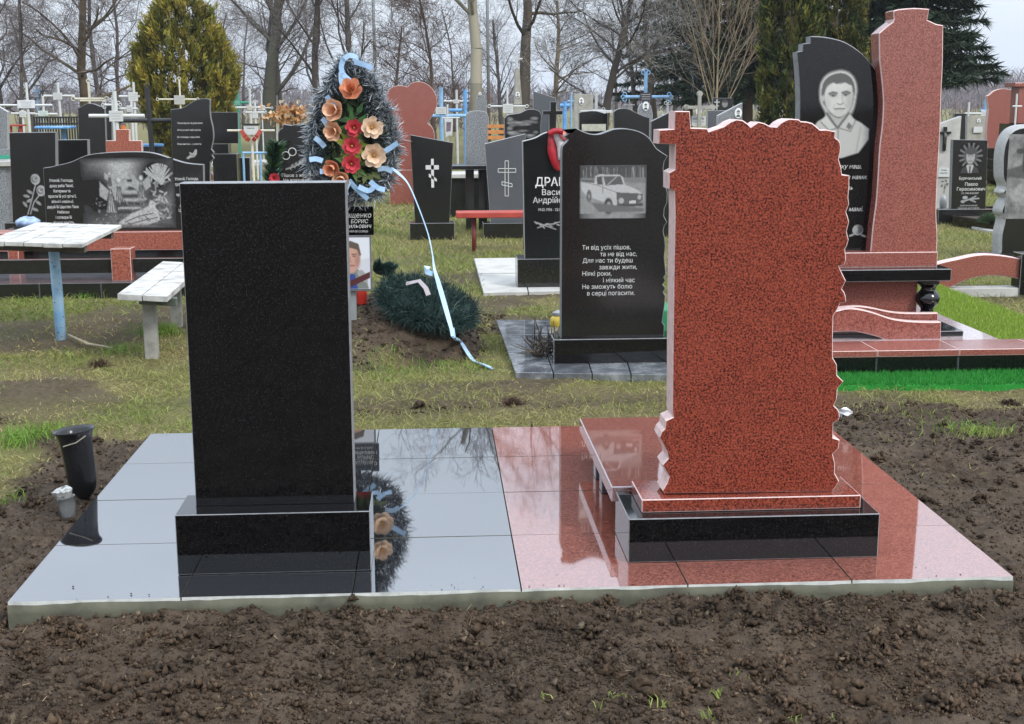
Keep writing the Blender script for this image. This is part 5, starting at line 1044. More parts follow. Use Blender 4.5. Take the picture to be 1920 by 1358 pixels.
h = far('low black headstone with a scroll top and a pale cloth band', 14.2, cr([(1086,212),(1090,210),(1100,209),(1110,208),(1122,209),(1134,213),(1138,211),(1140,214)], 2)+[(1137,300),(1086,300)], BLKO); part(h, 'cloth_band', tbox(1091, 1136, 233, 246, 14.17, .02), mat('pale_cloth', (.40,.40,.33), .8, .3, 20))
far('white painted rail headstone top behind the scroll-topped black stone', 16, [(1088,207),(1148,207),(1148,212),(1135,212),(1135,260),(1095,260),(1095,212),(1088,212)], WHITEP, WHITEP)
far('black wave-topped headstone left of the red headstone cross', 13.5, cr([(1151,210),(1158,205),(1168,203.5),(1180,205),(1192,211),(1205,217),(1218,221)], 3)+[(1216,310),(1154,310)], BLKO)
h = far('grey monument with oval photo under the blue pipe cross', 16.2, [(1197,205),(1200,198),(1205,193),(1216,193),(1221,200),(1224,215),(1226,300),(1196,300)], GREYG); oval(h, 1210.5, 199.5, 6, 8.5, 16.2)
far('black headstone with steep slanting top beside the red headstone cross', 11, [(1221,228),(1262,208),(1262,320),(1223,320)], BLKO)
h = far('black portrait headstone with a white cross, behind the concrete cross', 18.5, [(1337,184),(1374,184),(1374,300),(1337,300)], BLKO); cv = Canvas(36, 30, 1.2); cv.ell(.75,.45,.2,.3,.4,.05); cv.ell(.75,.25,.2,.12,.1,.05); cv.line([(.2,.1),(.2,.9)], .03, .8); cv.line([(.05,.3),(.35,.3)], .03, .8); cv.line([(.1,.7),(.3,.62)], .03, .7); engrave(h, 'etched_portrait', cv, 1339, 1371, 185, 207, 18.5)
far('plain dark grey headstone beside the white name sign', 16, [(1327,207.5),(1366,207.5),(1366,300),(1327,300)], GREYP)
h = far('light grey wing-shaped headstone with an oval photo above the red headstone', 14.5, [(1346,217),(1392,193),(1393,300),(1347,300)], GREYG); oval(h, 1384, 212.5, 7, 9.5, 14.5)
ok = thing('obelisk', 'slim concrete obelisk topped by a small white cross', 'monument', (P(971,190,20)[0], 20, 0)); 
part(ok, 'shaft', ext(pxo([(964,197),(966,130),(970,125.5),(974,130),(979,197)], 20), 20, .16, .01), [CONC, CONC]); part(ok, 'pedestal', box(P(957,200,20)[0], P(984,200,20)[0], 19.9, 20.3, -.02, P(970,197.3,20)[2]), CONC); q = P(970, 126, 20.06)
part(ok, 'finial_cross', join(box(q[0]-.012, q[0]+.012, 20.05, 20.08, q[2]-.01, P(970,101,20.06)[2]), box(P(960,110,20.06)[0], P(980,110,20.06)[0], 20.052, 20.078, P(970,110,20.06)[2]-.012, P(970,110,20.06)[2]+.012)), WHITEP); oval(ok, 970.5, 178, 4, 5.5, 20)
h = far('grey mossy stone block with a tiny photo left of the obelisk', 21, [(893,185),(897,178),(908,178),(912,190),(912,240),(893,240)], GREYG); oval(h, 900, 176.5, 2.6, 3.6, 20.99)
far('grey slant-topped headstone behind the wreath, upper left', 15, [(586,178),(612,168),(613,260),(587,260)], GREYP)
bq = cross('brown cross bearing a large dried orange bouquet', 546, 192, 15, (520,572,214), BROWNP, .03, None, flat=True)
rg = np.random.default_rng(8); n_ = 420; c = P(545, 216, 14.93); d = rg.normal(size=(n_, 3))*np.array([1.0,.4,.8]); V, F, kk = blades(c+rg.normal(size=(n_, 3))*np.array([.13,.04,.06]), d, rg.uniform(.04, .10, n_), .05, rg.normal(0, .02, (n_, 3)), rg, 2); npmesh('dried_bouquet', V, F, PETAL, bq, np.repeat(pick([(.50,.26,.10),(.62,.36,.18),(.35,.16,.06),(.55,.45,.30)], n_, rg), kk, 0))['kind'] = 'stuff'
# left edge
far('tall grey headstone cut by the left edge of the view', 15.5, [(-20,190),(6,205),(14,210),(16,400),(-20,400)], GREYG)
gt = thing('grave_bench', 'pale stone bench with a green band at the left edge of the view', 'bench', (P(5,330,11.5)[0], 11.5, 0)); part(gt, 'seat', tbox(-40, 19, 303, 312, 11.5, .5), CONCW, bevel=.004); part(gt, 'green_band', tbox(-40, 17, 292, 298, 11.7, .05), GREENP); part(gt, 'support', box(P(-30,330,11.6)[0], P(15,330,11.6)[0], 11.55, 11.9, -.02, P(0,312.3,11.5)[2]), GREYG)
part(gt, 'backrest', tbox(-40, 18, 281, 291, 11.75, .05), GREYG)
fn = thing('lattice_fence', 'black wrought lattice fence with pickets at the far left', 'fence', (P(100,240,20)[0], 20, 0))
for k in range(17):
    x = P(64+k*5, 230, 20)[0]; part(fn, 'picket', box(x-.012, x+.012, 20, 20.02, -.02, P(64,220,20)[2]), BLACKP)
for y in (219, 231): part(fn, 'rail', tbox(62, 147, y, y+2.6, 19.98, .02), BLACKP)
bt = thing('table', 'round blue painted table before the lattice fence', 'table', (P(104,250,17)[0], 17, 0)); c = P(104, 239, 17.3); part(bt, 'top', lathe((c[0], 17.3, c[2]-.02), [(.30,0),(.31,.02),(.30,.04)], 20), BLUEP); part(bt, 'leg', tube([(c[0]+.12, 17.3, 0), (c[0]+.12, 17.3, c[2]-.021)], .035, 8), BLUEP)
rbx = thing('bench', 'small red painted bench beyond the lattice fence at far left', 'bench', (P(28,236,20)[0], 20, 0)); part(rbx, 'seat', tbox(14, 42, 234, 237, 20, .25), REDP)
for x in (18, 38): q = P(x, 236, 20.05); part(rbx, 'leg', box(q[0]-.02, q[0]+.02, 20.05, 20.12, -.02, P(20,237.2,20)[2]), REDP)
bf = thing('blue_fence', 'low blue pipe rail right of the clipped conifer', 'fence', (P(470,290,18)[0], 18, 0)); 
for yy in (287,): part(bf, 'rail', tube([P(455,yy,17.9), P(520,yy,17.9)], .02, 8), LBLUEP)
for x in (456, 488, 519): q = P(x, 287, 17.9); part(bf, 'post', tube([(q[0], 17.9, -.02), (q[0], 17.9, q[2])], .018, 8), LBLUEP)
kbr = thing('grave_kerb', 'white painted kerb on the ground left of the ringed black headstone', 'kerb', (P(480,305,16)[0], 16, 0)); part(kbr, 'kerb', prism([G(395,313)[:2], G(505,310)[:2], G(505,305)[:2], G(395,308)[:2]], -.02, .08), CONCW)
bb2 = thing('blue_barrel', 'low dark tub with blue rim beside the black pipe cross', 'tub', (P(282,275,15.2)[0], 15.2, 0)); q = P(282, 280, 15.2); part(bb2, 'tub', lathe((q[0], 15.2, 0), [(.16,0),(.18,P(0,272,15.2)[2]-.03)], 16), BLACKP); part(bb2, 'rim', lathe((q[0], 15.2, P(0,272,15.2)[2]-.029), [(.19,0),(.19,.03)], 16), BLUEP)
# right of the tower
h = far('white leaning memorial stone with a dark crucifix, right of the red tower', 13.3, [(1755,235),(1803,218),(1797,300),(1790,395),(1752,395)], CONCW, GEDGE)
cx = thing('crucifix', 'dark metal crucifix fixed on the white leaning memorial stone', 'crucifix', (P(1772,270,13.27)[0], 13.27, P(1772,282,13.27)[2])); Yx = 13.27
part(cx, 'upright', tbox(1770.5, 1774, 238, 283, Yx, .025), BLKO, bevel=.003); part(cx, 'crossbar', tbox(1762, 1784, 247, 251, Yx-.002, .03), BLKO, bevel=.003); q = P(1772.5, 254, Yx-.02)
part(cx, 'figure', tube([P(1772,249,Yx-.02), P(1773,258,Yx-.025), P(1772,268,Yx-.02), P(1772,278,Yx-.015)], [.016,.022,.016,.01], 8), mat('bronze', (.08,.075,.065), .4, .3, 20, metal=.4), smooth=True)
part(h, 'text_plate', tbox(1760, 1781, 315, 332, 13.28, .012), WHITEP); txt(h, 'Вічна\nпам\'ять', 1770, 320.5, 13.28, 3, INKD, 'CENTER', line=1.3); cv = Canvas(30, 40, .75); cv.line([(.35,1),(.4,.4)], .03, .8); [cv.ell(.35+.2*math.cos(k*1.3), .35+.25*math.sin(k*1.3), .12, .08, .85, .03, k) for k in range(6)]; engrave(h, 'painted_flowers', cv, 1762, 1780, 336, 362, 13.3, base=(.5,.49,.45), ink=(.06,.06,.06), skip=.1)
vg = thing('grave_vase', 'round grey metal urn at the foot of the white memorial stone', 'vase', (P(1768,380,13)[0], 13, P(1768,393,13)[2])); q = P(1768, 393, 13); part(vg, 'bowl', lathe((q[0], 13, q[2]), [(.03,0),(.045,.04),(.048,.10),(.035,.15),(.02,.18)], 16), GREYM, smooth=True); part(vg, 'pedestal', box(q[0]-.08, q[0]+.08, 12.92, 13.08, -.02, q[2]-.0005), BLKO)
far('red granite headstone with a shouldered top at far right', 20, cr([(1851,180),(1856,178),(1864,171),(1876,167),(1888,167),(1898,170),(1906,178)], 3)+[(1905,210),(1906,276),(1855,276)]+cr([(1855,276),(1850,262),(1851,235),(1854,205)], 2), REDL, REDGE)
bsx = thing('stepped_base', 'black stepped slabs under the shouldered red headstone at far right', 'grave base', (P(1880,310,19.6)[0], 19.6, 0))
for y0, y1 in ((278,296),(299,316),(320,338)): part(bsx, 'step', tbox(1853, 1925, y0, y1, 19.9-(y0-278)*.01, .5), BLK, bevel=.004)
part(bsx, 'footing', box(P(1856,340,20)[0], P(1925,340,20)[0], 20, 20.4, -.02, P(1860,338.3,19.4)[2]), CONCW)
h = far('light grey slab headstone with a small white sign at far right', 22, [(1814,217),(1848,217),(1848,300),(1814,300)], CONC, GEDGE); part(h, 'white_sign', tbox(1826, 1842, 238, 249, 21.97, .02), WHITEP); oval(h, 1835, 227, 3.5, 4.2, 22)
far('dark headstone behind the white leaning memorial stone', 24, [(1790,213),(1812,213),(1812,300),(1790,300)], BLKO)
cross('black and white cross behind the grey slab at far right', 1817, 192, 19.5, (1809,1848,213), WHITEP, .022, None, arm2=(1806,1828,219))
cross('blue cross with white plaque left of the shouldered red headstone', 1848, 186, 18.5, (1838,1856,208), LBLUEP, .03, (1840,207,1852,220))
cross('thin white cross in front of the shouldered red headstone', 1907, 176, 15, (1899,1916,199.5), WHITEP, .016, None)
rp = thing('red_pillar', 'red granite pillar with a cap on a black base at the right edge', 'monument', (P(1915,220,17.5)[0], 17.5, 0)); part(rp, 'shaft', tbox(1911, 1935, 163, 232, 17.5, .3), REDL, bevel=.01); part(rp, 'cap', tbox(1903, 1945, 155, 163, 17.46, .4), REDL, bevel=.01); part(rp, 'base', box(P(1898,240,17.4)[0], P(1945,240,17.4)[0], 17.4, 17.9, -.02, P(1900,232.2,17.5)[2]), BLK)
for px, lb in ((706, 'slim grey metal pole rising behind the tall wreath'), (917, 'slim grey metal pole rising right of the pale tree trunk')):
    q = P(px, 190, 36); po_ = thing('metal_pole', lb, 'pole', (q[0], 36, 0), 'slim grey poles'); part(po_, 'shaft', tube([(q[0], 36, -.1), (q[0]-.03, 36, 4), (q[0]-.05, 36, 8)], [.05, .045, .035], 8), GREYM, smooth=True); part(po_, 'foot', lathe((q[0], 36, 0), [(.09,0),(.09,.25)], 10), GREYM)

# ================================================================== trees
def segmesh(name, segs, k, parent, col, m=None):
    a = np.array(segs, float); p0, p1, r0_, r1_ = a[:,0:3], a[:,3:6], a[:,6], a[:,7]; n = len(a)
    t = p1-p0; t /= np.maximum(np.linalg.norm(t, axis=1, keepdims=True), 1e-9); ref = np.where(np.abs(t[:,2:3]) < .9, np.array([[0,0,1.]]), np.array([[1.,0,0]])); u = np.cross(t, ref); u /= np.linalg.norm(u, axis=1, keepdims=True); v = np.cross(t, u)
    an = 2*math.pi*np.arange(k)/k; rv = u[:,None]*np.cos(an)[None,:,None]+v[:,None]*np.sin(an)[None,:,None]
    V = np.concatenate([p0[:,None]+rv*r0_[:,None,None], p1[:,None]+rv*r1_[:,None,None]], 1).reshape(-1, 3); j = np.arange(k); jn = (j+1) % k
    F = (np.arange(n)[:,None,None]*2*k+np.stack([j, jn, jn+k, j+k], 1)[None]).reshape(-1, 4)
    rgx = np.random.default_rng(n); c = np.asarray(col)*(1+rgx.uniform(-.3, .35, (n, 1))); return npmesh(name, V, F, m or TWIG, parent, np.repeat(c, 2*k, 0), smooth=(k > 4))
def grow(out, p, d, ln, r, lev, mx, rg, o):
    n = o['seg'][lev]; st = ln/n; pts = []
    for i_ in range(n):
        d = d+rg.normal(0, o['wob'][lev], 3)+np.array([0,0,o['up'][lev]]); d /= np.linalg.norm(d); q = p+d*st; r2 = max(r*(1-.95/n if lev == 0 else 1-.75/n), o['rmin']); out[0 if lev < 2 else 1].append((*p, *q, r, r2)); pts.append((q, d, r2)); p, r = q, r2
    if lev >= mx: return
    nc = o['kids'][lev]
    for c in range(nc):
        f = o['from'][lev]+(1-o['from'][lev])*(c+rg.random())/nc; i_ = min(int(f*n), n-1); q, dd, rr = pts[i_]
        a = rg.normal(size=3); a -= dd*(a@dd); a /= np.linalg.norm(a); sp_ = o['ang'][lev]*rg.uniform(.75, 1.25); nd = dd*math.cos(sp_)+a*math.sin(sp_)
        if lev == 0 and nd[2] < o.get('minz', .1): nd[2] = o.get('minz', .1); nd /= np.linalg.norm(nd)
        grow(out, q-dd*st*rg.random()*.8, nd, ln*o['rat'][lev]*rg.uniform(.7, 1.2)*(1-.35*f if lev == 0 else 1), rr*o['rr'][lev], lev+1, mx, rg, o)
BASE = dict(seg=[9,5,3,2,1], wob=[.06,.13,.16,.2,.22], up=[.03,.05,.03,.02,.0], kids=[15,8,6,5,0], rat=[.44,.50,.50,.52], rr=[.42,.5,.5,.55], ang=[.95,.8,.8,.8], **{'from': [.16,.15,.15,.1]}, rmin=.0042)
def tree(label, px, Y, H, r, seed, col=(.070,.060,.053), tcol=(.135,.116,.114), lean=0.0, group='bare trees beyond the graves', mx=4, name='bare_tree', **kw):
    o = dict(BASE); o.update(kw); rg = np.random.default_rng(seed); q = P(px, 194, Y); t = thing(name, label, 'tree', (q[0], Y, 0), group); out_ = [[], []]
    d = np.array([lean, 0, 1.]); d /= np.linalg.norm(d); out_[0].append((q[0], Y, -.2, q[0]+lean*.3, Y, .35, r*1.5, r*1.02))
    grow(out_, np.array([q[0]+lean*.3, Y, .3]), d, H, r, 0, mx, rg, o)
    segmesh('trunk', out_[0], 8, t, col); segmesh('crown', out_[1], 3, t, tcol); return t
def copy_tree(src, label, px, Y, s, rz):
    q = P(px, 194, Y); r_ = src.copy(); COL.objects.link(r_); r_.location = (q[0], Y, 0); r_.scale = (s, s, s); r_.rotation_euler = (0, 0, rz); r_['label'] = label
    for ch in src.children: c = ch.copy(); COL.objects.link(c); c.parent = r_
    return r_
GBK = (.068,.066,.050)
t1 = tree('bare tree with grey trunk at the left edge of the view', -2, 38, 6.4, 0.144, 1)
t2 = tree('slim bare tree leaning right near the left edge', 22, 34, 5.6, 0.072, 2, lean=.22)
t3 = tree('stout shaggy brown-barked tree left of the clipped conifer', 155, 38, 7.0, 0.187, 3, col=(.11,.085,.055), kids=[19,8,6,5,0], **{'from': [.12,.15,.15,.1]})
t4 = tree('bare tree with dark slender trunk left of the clipped conifer', 190, 44, 7.0, 0.108, 4, lean=-.03)
t5 = tree('bare forked tree just left of the clipped conifer', 222, 47, 7.0, 0.094, 5, lean=.05)
t6 = tree('big bare tree with greenish trunk right of the clipped conifer', 499, 40, 7.6, 0.270, 6, col=GBK, kids=[16,8,6,5,0], ang=[.55,.7,.8,.8], up=[.03,.09,.05,.02,0], **{'from': [.15,.1,.1,.1]})
t7 = tree('dark slender bare tree right of the big greenish trunk', 527, 46, 7.2, 0.101, 7)
t8 = tree('bare tree with a crooked trunk left of the tall wreath', 594, 36, 6.0, 0.144, 8, lean=.12, ang=[.7,.8,.8,.8], kids=[12,8,6,5,0], **{'from': [.25,.1,.1,.1]})
t9 = tree('bare tree with short dark trunk above the tall wreath', 660, 40, 6.4, 0.151, 9, ang=[.75,.8,.8,.8])
t10 = tree('dense brown twiggy small tree behind the heart headstone', 815, 33, 4.2, 0.072, 10, col=(.10,.075,.06), tcol=(.12,.082,.066), kids=[18,9,7,5,0], **{'from': [.1,.1,.1,.1]}, up=[.02,.06,.05,.03,0])
t11 = tree('old pale-barked trunk right of the blue crosses', 892, 30, 7.6, 0.189, 11, col=(.24,.22,.17), lean=.02, kids=[12,8,6,5,0], **{'from': [.3,.1,.1,.1]})
t12 = tree('thick straight brown trunk behind the obelisk', 980, 38, 9.0, 0.216, 12, col=(.085,.070,.055), lean=.02, **{'from': [.3,.1,.1,.1]})
# birch: dark and white blotched bark
m, nt, b, n, l = newmat('birch_bark'); v = coords(n, l); mpn = n.new('ShaderNodeMapping'); mpn.inputs['Scale'].default_value = (5, 5, 2.0); l.new(v, mpn.inputs[0])
l.new(ramp(n, l, noise(n, l, mpn.outputs[0], 1.4, 5, .65), [(.46, (.022,.02,.019)), (.56, (.34,.33,.31))]), b.inputs['Base Color']); b.inputs['Roughness'].default_value = .85; BIRCH = m
t13 = tree('birch with black and white blotched trunk and drooping branches', 1128, 30, 6.0, 0.122, 13, tcol=(.13,.11,.105), kids=[20,8,7,5,0], up=[.02,.0,-.05,-.06,-.05], ang=[1.1,.8,.8,.8], minz=.15); t13.children[0].data.materials[0] = BIRCH
t14 = tree('bare tree with thin grey trunk right of the birch', 1190, 44, 7.0, 0.101, 14)
t15 = tree('bare tree with brown trunk behind the blue pipe cross', 1230, 38, 6.6, 0.122, 15, col=(.11,.09,.07))
t16 = tree('leafless shrub-like tree of many yellowish upright stems', 1345, 26, 3.6, 0.036, 16, col=(.21,.17,.11), tcol=(.19,.15,.11), mx=3, name='multi_stem_tree', seg=[4,7,4,3,2], kids=[20,8,6,0,0], ang=[.45,.5,.6,.7], up=[.0,.03,.05,.03,0], rr=[.55,.5,.5,.5], rat=[1.0,.5,.5,.5], **{'from': [.0,.15,.1,.1]}, wob=[.02,.07,.12,.15,.2])
for k_, (px, Y, s, src, lb) in enumerate(((60,58,.8,t1,'between the two crosses at the left edge'),(405,62,.8,t4,'touching the right side of the clipped conifer'),(455,74,.9,t7,'above the green cross'),(735,64,.8,t1,'just left of the heart headstone'),(852,68,.85,t7,'above the blue crosses'),(940,60,.8,t9,'between the pale trunk and the obelisk'),(1035,52,.8,t3,'above the black cross-shaped stone'),(1160,64,.8,t8,'just right of the birch'),(1265,56,.85,t9,'left of the concrete trefoil cross'))):
    copy_tree(src, 'back-row bare grey tree '+lb, px, Y, s, k_*1.3+.7)

# ---- conifers
def conifer(label, px, Y, prof, n, cols, seed, name='conifer', ln=.16, wd=.05, lean=0, group=None, per=34):
    """prof: (height, radius) from the bottom; upright fans of scale leaves gathered into sprays over the shell, darker sprays inside"""
    rg = np.random.default_rng(seed); q = P(px, 194, Y); t = thing(name, label, 'tree', (q[0], Y, 0), group); nc = n//per
    hs = np.array([p_[0] for p_ in prof]); rs = np.array([p_[1] for p_ in prof]); zz = np.linspace(hs[0], hs[-1], 200); wt = np.interp(zz, hs, rs)+.05; z = np.interp(rg.random(nc), np.cumsum(wt)/wt.sum(), zz)
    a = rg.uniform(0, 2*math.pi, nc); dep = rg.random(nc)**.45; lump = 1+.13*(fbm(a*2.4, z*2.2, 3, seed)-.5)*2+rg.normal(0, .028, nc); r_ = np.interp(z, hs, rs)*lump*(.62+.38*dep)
    c0 = np.stack([q[0]+r_*np.cos(a)+lean*z, Y+r_*np.sin(a), z], 1); cd_ = np.stack([np.cos(a)*.40, np.sin(a)*.40, np.full(nc, 1.)], 1)+rg.normal(0, .16, (nc, 3)); cd_ /= np.linalg.norm(cd_, axis=1, keepdims=True)
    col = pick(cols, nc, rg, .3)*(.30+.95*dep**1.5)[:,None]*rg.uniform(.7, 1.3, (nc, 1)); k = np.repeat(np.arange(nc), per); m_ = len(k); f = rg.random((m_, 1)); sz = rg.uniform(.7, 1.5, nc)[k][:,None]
    base = c0[k]+cd_[k]*f*ln*1.5*sz+rg.normal(0, ln*.22, (m_, 3))*sz; d = cd_[k]+rg.normal(0, .38, (m_, 3)); V, F, kk = blades(base, d, ln*rg.uniform(.45, 1.0, m_), wd*rg.uniform(.6, 1.2, m_), rg.normal(0, ln*.10, (m_, 3)), rg, 2)
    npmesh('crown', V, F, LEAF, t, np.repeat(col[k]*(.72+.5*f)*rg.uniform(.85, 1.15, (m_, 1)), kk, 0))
    part(t, 'trunk', tube([(q[0], Y, -.1), (q[0]+lean*hs[-1]*.6, Y, hs[-1]*.75)], [.10, .03], 8), mat('conifer_bark', (.08,.055,.04), .9, .4, 20), smooth=True); return t
THC = [(.19,.165,.022),(.145,.135,.02),(.24,.19,.03),(.085,.095,.018),(.22,.20,.035)]
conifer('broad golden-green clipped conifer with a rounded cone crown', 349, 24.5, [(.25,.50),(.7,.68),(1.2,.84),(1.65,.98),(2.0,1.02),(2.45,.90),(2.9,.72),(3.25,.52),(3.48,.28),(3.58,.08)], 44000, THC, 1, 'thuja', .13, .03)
THD = [(.055,.075,.018),(.04,.058,.016),(.10,.10,.022),(.13,.125,.025),(.03,.045,.014)]
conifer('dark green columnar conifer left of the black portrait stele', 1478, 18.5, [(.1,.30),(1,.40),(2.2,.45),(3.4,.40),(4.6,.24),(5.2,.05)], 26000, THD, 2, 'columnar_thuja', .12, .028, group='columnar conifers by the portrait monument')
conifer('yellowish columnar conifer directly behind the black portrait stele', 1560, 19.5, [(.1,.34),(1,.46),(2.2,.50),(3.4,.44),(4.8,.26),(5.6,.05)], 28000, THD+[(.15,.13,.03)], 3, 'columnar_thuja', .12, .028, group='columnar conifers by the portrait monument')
def spruce(label, px, Y, H, R_, seed, z0=1.2, nb=110, cols=((.016,.030,.016),(.025,.045,.022),(.035,.055,.028))):
    rg = np.random.default_rng(seed); q = P(px, 194, Y); t = thing('spruce', label, 'tree', (q[0], Y, 0), 'dark spruces'); B = []; D_ = []; sg = []
    sg.append((q[0], Y, -.2, q[0], Y, H*.5, .20, .12)); sg.append((q[0], Y, H*.5, q[0], Y, H, .12, .01)); br = []
    for k in range(nb):
        z = z0+(H-z0)*(k/nb)**1.15; a = k*2.4+rg.normal(0, .3); L_ = R_*(1-(z-z0)/(H-z0))**.8*rg.uniform(.75, 1.1)+.2; p = np.array([q[0], Y, z]); d = np.array([math.cos(a), math.sin(a), -.12]); ns = 7
        for i_ in range(ns):
            d = d+np.array([0,0,-.03 if i_ < 4 else .08]); d /= np.linalg.norm(d); p2 = p+d*L_/ns; br.append((*p, *p2, .03*(1-i_/ns)+.008, .03*(1-(i_+1)/ns)+.008))
            m_ = int(26+L_*24); f = rg.random((m_, 1)); s_ = np.cross(d, [0,0,1.]); sd = rg.choice([-1, 1], (m_, 1)); B.append(p+(p2-p)*f); D_.append(d*.7+s_*sd*rg.uniform(.2, 1, (m_, 1))+np.array([0,0,-.25])+rg.normal(0, .45, (m_, 3))); p = p2
    B = np.concatenate(B); D_ = np.concatenate(D_); n = len(B); V, F, kk = blades(B, D_, rg.uniform(.14, .36, n), rg.uniform(.03, .065, n), 0, rg, 1)
    npmesh('crown', V, F, NEEDLE, t, np.repeat(pick(cols, n, rg, .35), kk, 0)); segmesh('trunk', sg, 10, t, (.075,.055,.042)); segmesh('branches', br, 4, t, (.06,.045,.035)); return t
s1 = spruce('large dark spruce behind the multi-stem shrub', 1400, 34, 10, 2.9, 1, 1.9, 210)
s2 = spruce('dark spruce between the birch and the columnar conifers', 1290, 44, 10, 2.6, 2, 2.0, 95)
s3 = spruce('dark spruce with spreading boughs behind the red tower', 1690, 27, 8.5, 2.0, 3, 2.2, 210)
s4 = spruce('dark spruce behind the columnar conifers', 1520, 40, 10, 2.6, 4, 1.8, 95)

# ---- distant wood along the horizon
def wood(name, label, n, y0, y1, x0, x1, hmin, hmax, col, seed, rr):
    rg = np.random.default_rng(seed); S_l = []
    for k in range(n):
        Y = rg.uniform(y0, y1); f = rg.random(); x = x0+(x1-x0)*f; h = hmin+(hmax-hmin)*float(fbm(np.array(x*.02+seed), np.array(Y*.01), 3, seed))*rg.uniform(.8, 1.2)
        S_l.append((x, Y, -.3, x+rg.normal(0, .2), Y, h*.7, rr*1.4, rr*.7)); 
        for j in range(11):
            z = h*rg.uniform(.08, .75); a = rg.uniform(0, 6.28); l_ = h*rg.uniform(.18, .42); u = rg.uniform(.5, 1.6); dv = np.array([math.cos(a), math.sin(a), u]); dv = dv/np.linalg.norm(dv)*l_
            S_l.append((x, Y, z, x+dv[0], Y+dv[1], z+dv[2], rr*.7, rr*.22))
    o = segmesh(name, S_l, 3, None, col); o['kind'] = 'stuff'; tag(o, label, 'wood'); return o
wood('far_wood', 'hazy leafless wood along the horizon', 1300, 210, 340, -110, 60, .5, 9, (.16,.14,.15), 5, .11)
wood('far_wood', 'hazy leafless wood on the horizon right of the red tower', 900, 210, 340, 60, 150, 3, 13, (.16,.135,.14), 7, .12)
wood('undergrowth', 'leafless brown thicket behind the last graves', 420, 66, 110, -40, 60, .3, 2.6, (.14,.105,.10), 6, .028)

# ================================================================== grass and litter
NOGO = [(0,3,0,2), (P(-160,540,YK)[0], P(420,540,YK)[0], YK-.02, YK+2.3), (xa-.15, xb, yt0, YQ+3.2)]
polyno = [[G(906,557)[:2], G(1075,553)[:2], G(1060,487)[:2], G(888,490)[:2]], [G(966,711)[:2], G(1330,716)[:2], G(1300,608)[:2], G(929,609)[:2]]]
def inpoly(x, y, pl):
    r_ = np.zeros(x.shape, bool)
    for i_ in range(len(pl)):
        (x1_, y1_), (x2_, y2_) = pl[i_], pl[(i_+1) % len(pl)]
        if y1_ != y2_: r_ ^= ((y1_ > y) != (y2_ > y)) & (x < (x2_-x1_)*(y-y1_)/(y2_-y1_)+x1_)
    return r_
STRAW = np.array([.42,.34,.16]); OLIVE = np.array([.19,.22,.05]); GREEN = np.array([.13,.21,.032]); DEAD = np.array([.26,.20,.10])
def turf(n, x0, x1, y0, y1, l0, l1, wd, seed, seg):
    rg = np.random.default_rng(seed); x = rg.uniform(x0, x1, n); y = rg.uniform(y0, y1, n)
    ok_ = rg.random(n) < np.clip(1.08-soil(x, y)*1.05, 0, 1)*np.clip((fbm(x*3.3, y*3.3, 3, 51)-.22)/.22, .15, 1)
    for a in NOGO: ok_ &= ~((x > a[0]) & (x < a[1]) & (y > a[2]) & (y < a[3]))
    for pl in polyno: ok_ &= ~inpoly(x, y, pl)
    x, y = x[ok_], y[ok_]; n = len(x); z = height(x, y)-.004; gq = np.clip((fbm(x*1.1+3, y*1.1, 4, 61)-.36)/.20, 0, 1); dq = np.clip((fbm(x*.8+9, y*.8+2, 3, 65)-.45)/.15, 0, 1)
    u = rg.random(n)[:,None]; c = np.where(u < .28, STRAW, np.where(u < .52, DEAD, OLIVE)); c = c*(1-.75*gq[:,None])+(OLIVE*.4+GREEN*.6)*gq[:,None]*.75; c = c*(1-.35*dq[:,None])+STRAW*.9*dq[:,None]*.35; c = c*rg.uniform(.65, 1.3, (n, 1))
    d = np.stack([rg.normal(0, .75, n), rg.normal(0, .75, n), np.ones(n)*.75], 1); ln = rg.uniform(l0, l1, n)*(.7+.6*gq)
    V, F, kk = blades(np.stack([x, y, z], 1), d, ln, wd, np.stack([rg.normal(0, .3, n)*ln, rg.normal(0, .3, n)*ln, -.15*ln], 1), rg, seg); return V, F, np.repeat(c, kk, 0)
def grass(label, *gs):
    o_ = 0; Vs, Fs, Cs = [], [], []
    for V, F, C_ in gs: Vs.append(V); Fs.append(F+o_); Cs.append(C_); o_ += len(V)
    o = npmesh('grass', np.concatenate(Vs), np.concatenate(Fs), LEAF, None, np.concatenate(Cs)); o['kind'] = 'stuff'; tag(o, label, 'grass')
grass('short patchy spring grass, part dead and part green, behind the platform', turf(105000, -1.7, 5.4, 1.2, 4.4, .018, .055, .0040, 1, 2), turf(75000, -3.6, 7.5, 4.2, 7.4, .025, .07, .006, 2, 2))
grass('short patchy grass among the middle and far graves', turf(80000, -6, 11, 7.2, 13, .03, .08, .010, 3, 1), turf(70000, -12, 20, 12.5, 27, .04, .11, .022, 4, 1))
def tuft(px, py, n, h_, spread, seed, col=GREEN, z=0):
    rg = np.random.default_rng(seed); c = G(px, py); x = c[0]+rg.normal(0, spread, n); y = c[1]+rg.normal(0, spread*.8, n); zz = height(x, y)
    d = np.stack([rg.normal(0, .45, n), rg.normal(0, .45, n), np.ones(n)], 1); ln = h_*rg.uniform(.5, 1.1, n); V, F, kk = blades(np.stack([x, y, zz], 1), d, ln, .0045, np.stack([rg.normal(0, .3, n)*ln, rg.normal(0, .3, n)*ln, -.2*ln], 1), rg, 2)
    return V, F, np.repeat(np.asarray(col)*rg.uniform(.6, 1.5, (n, 1)), kk, 0)
GRN2 = (.13,.23,.035)
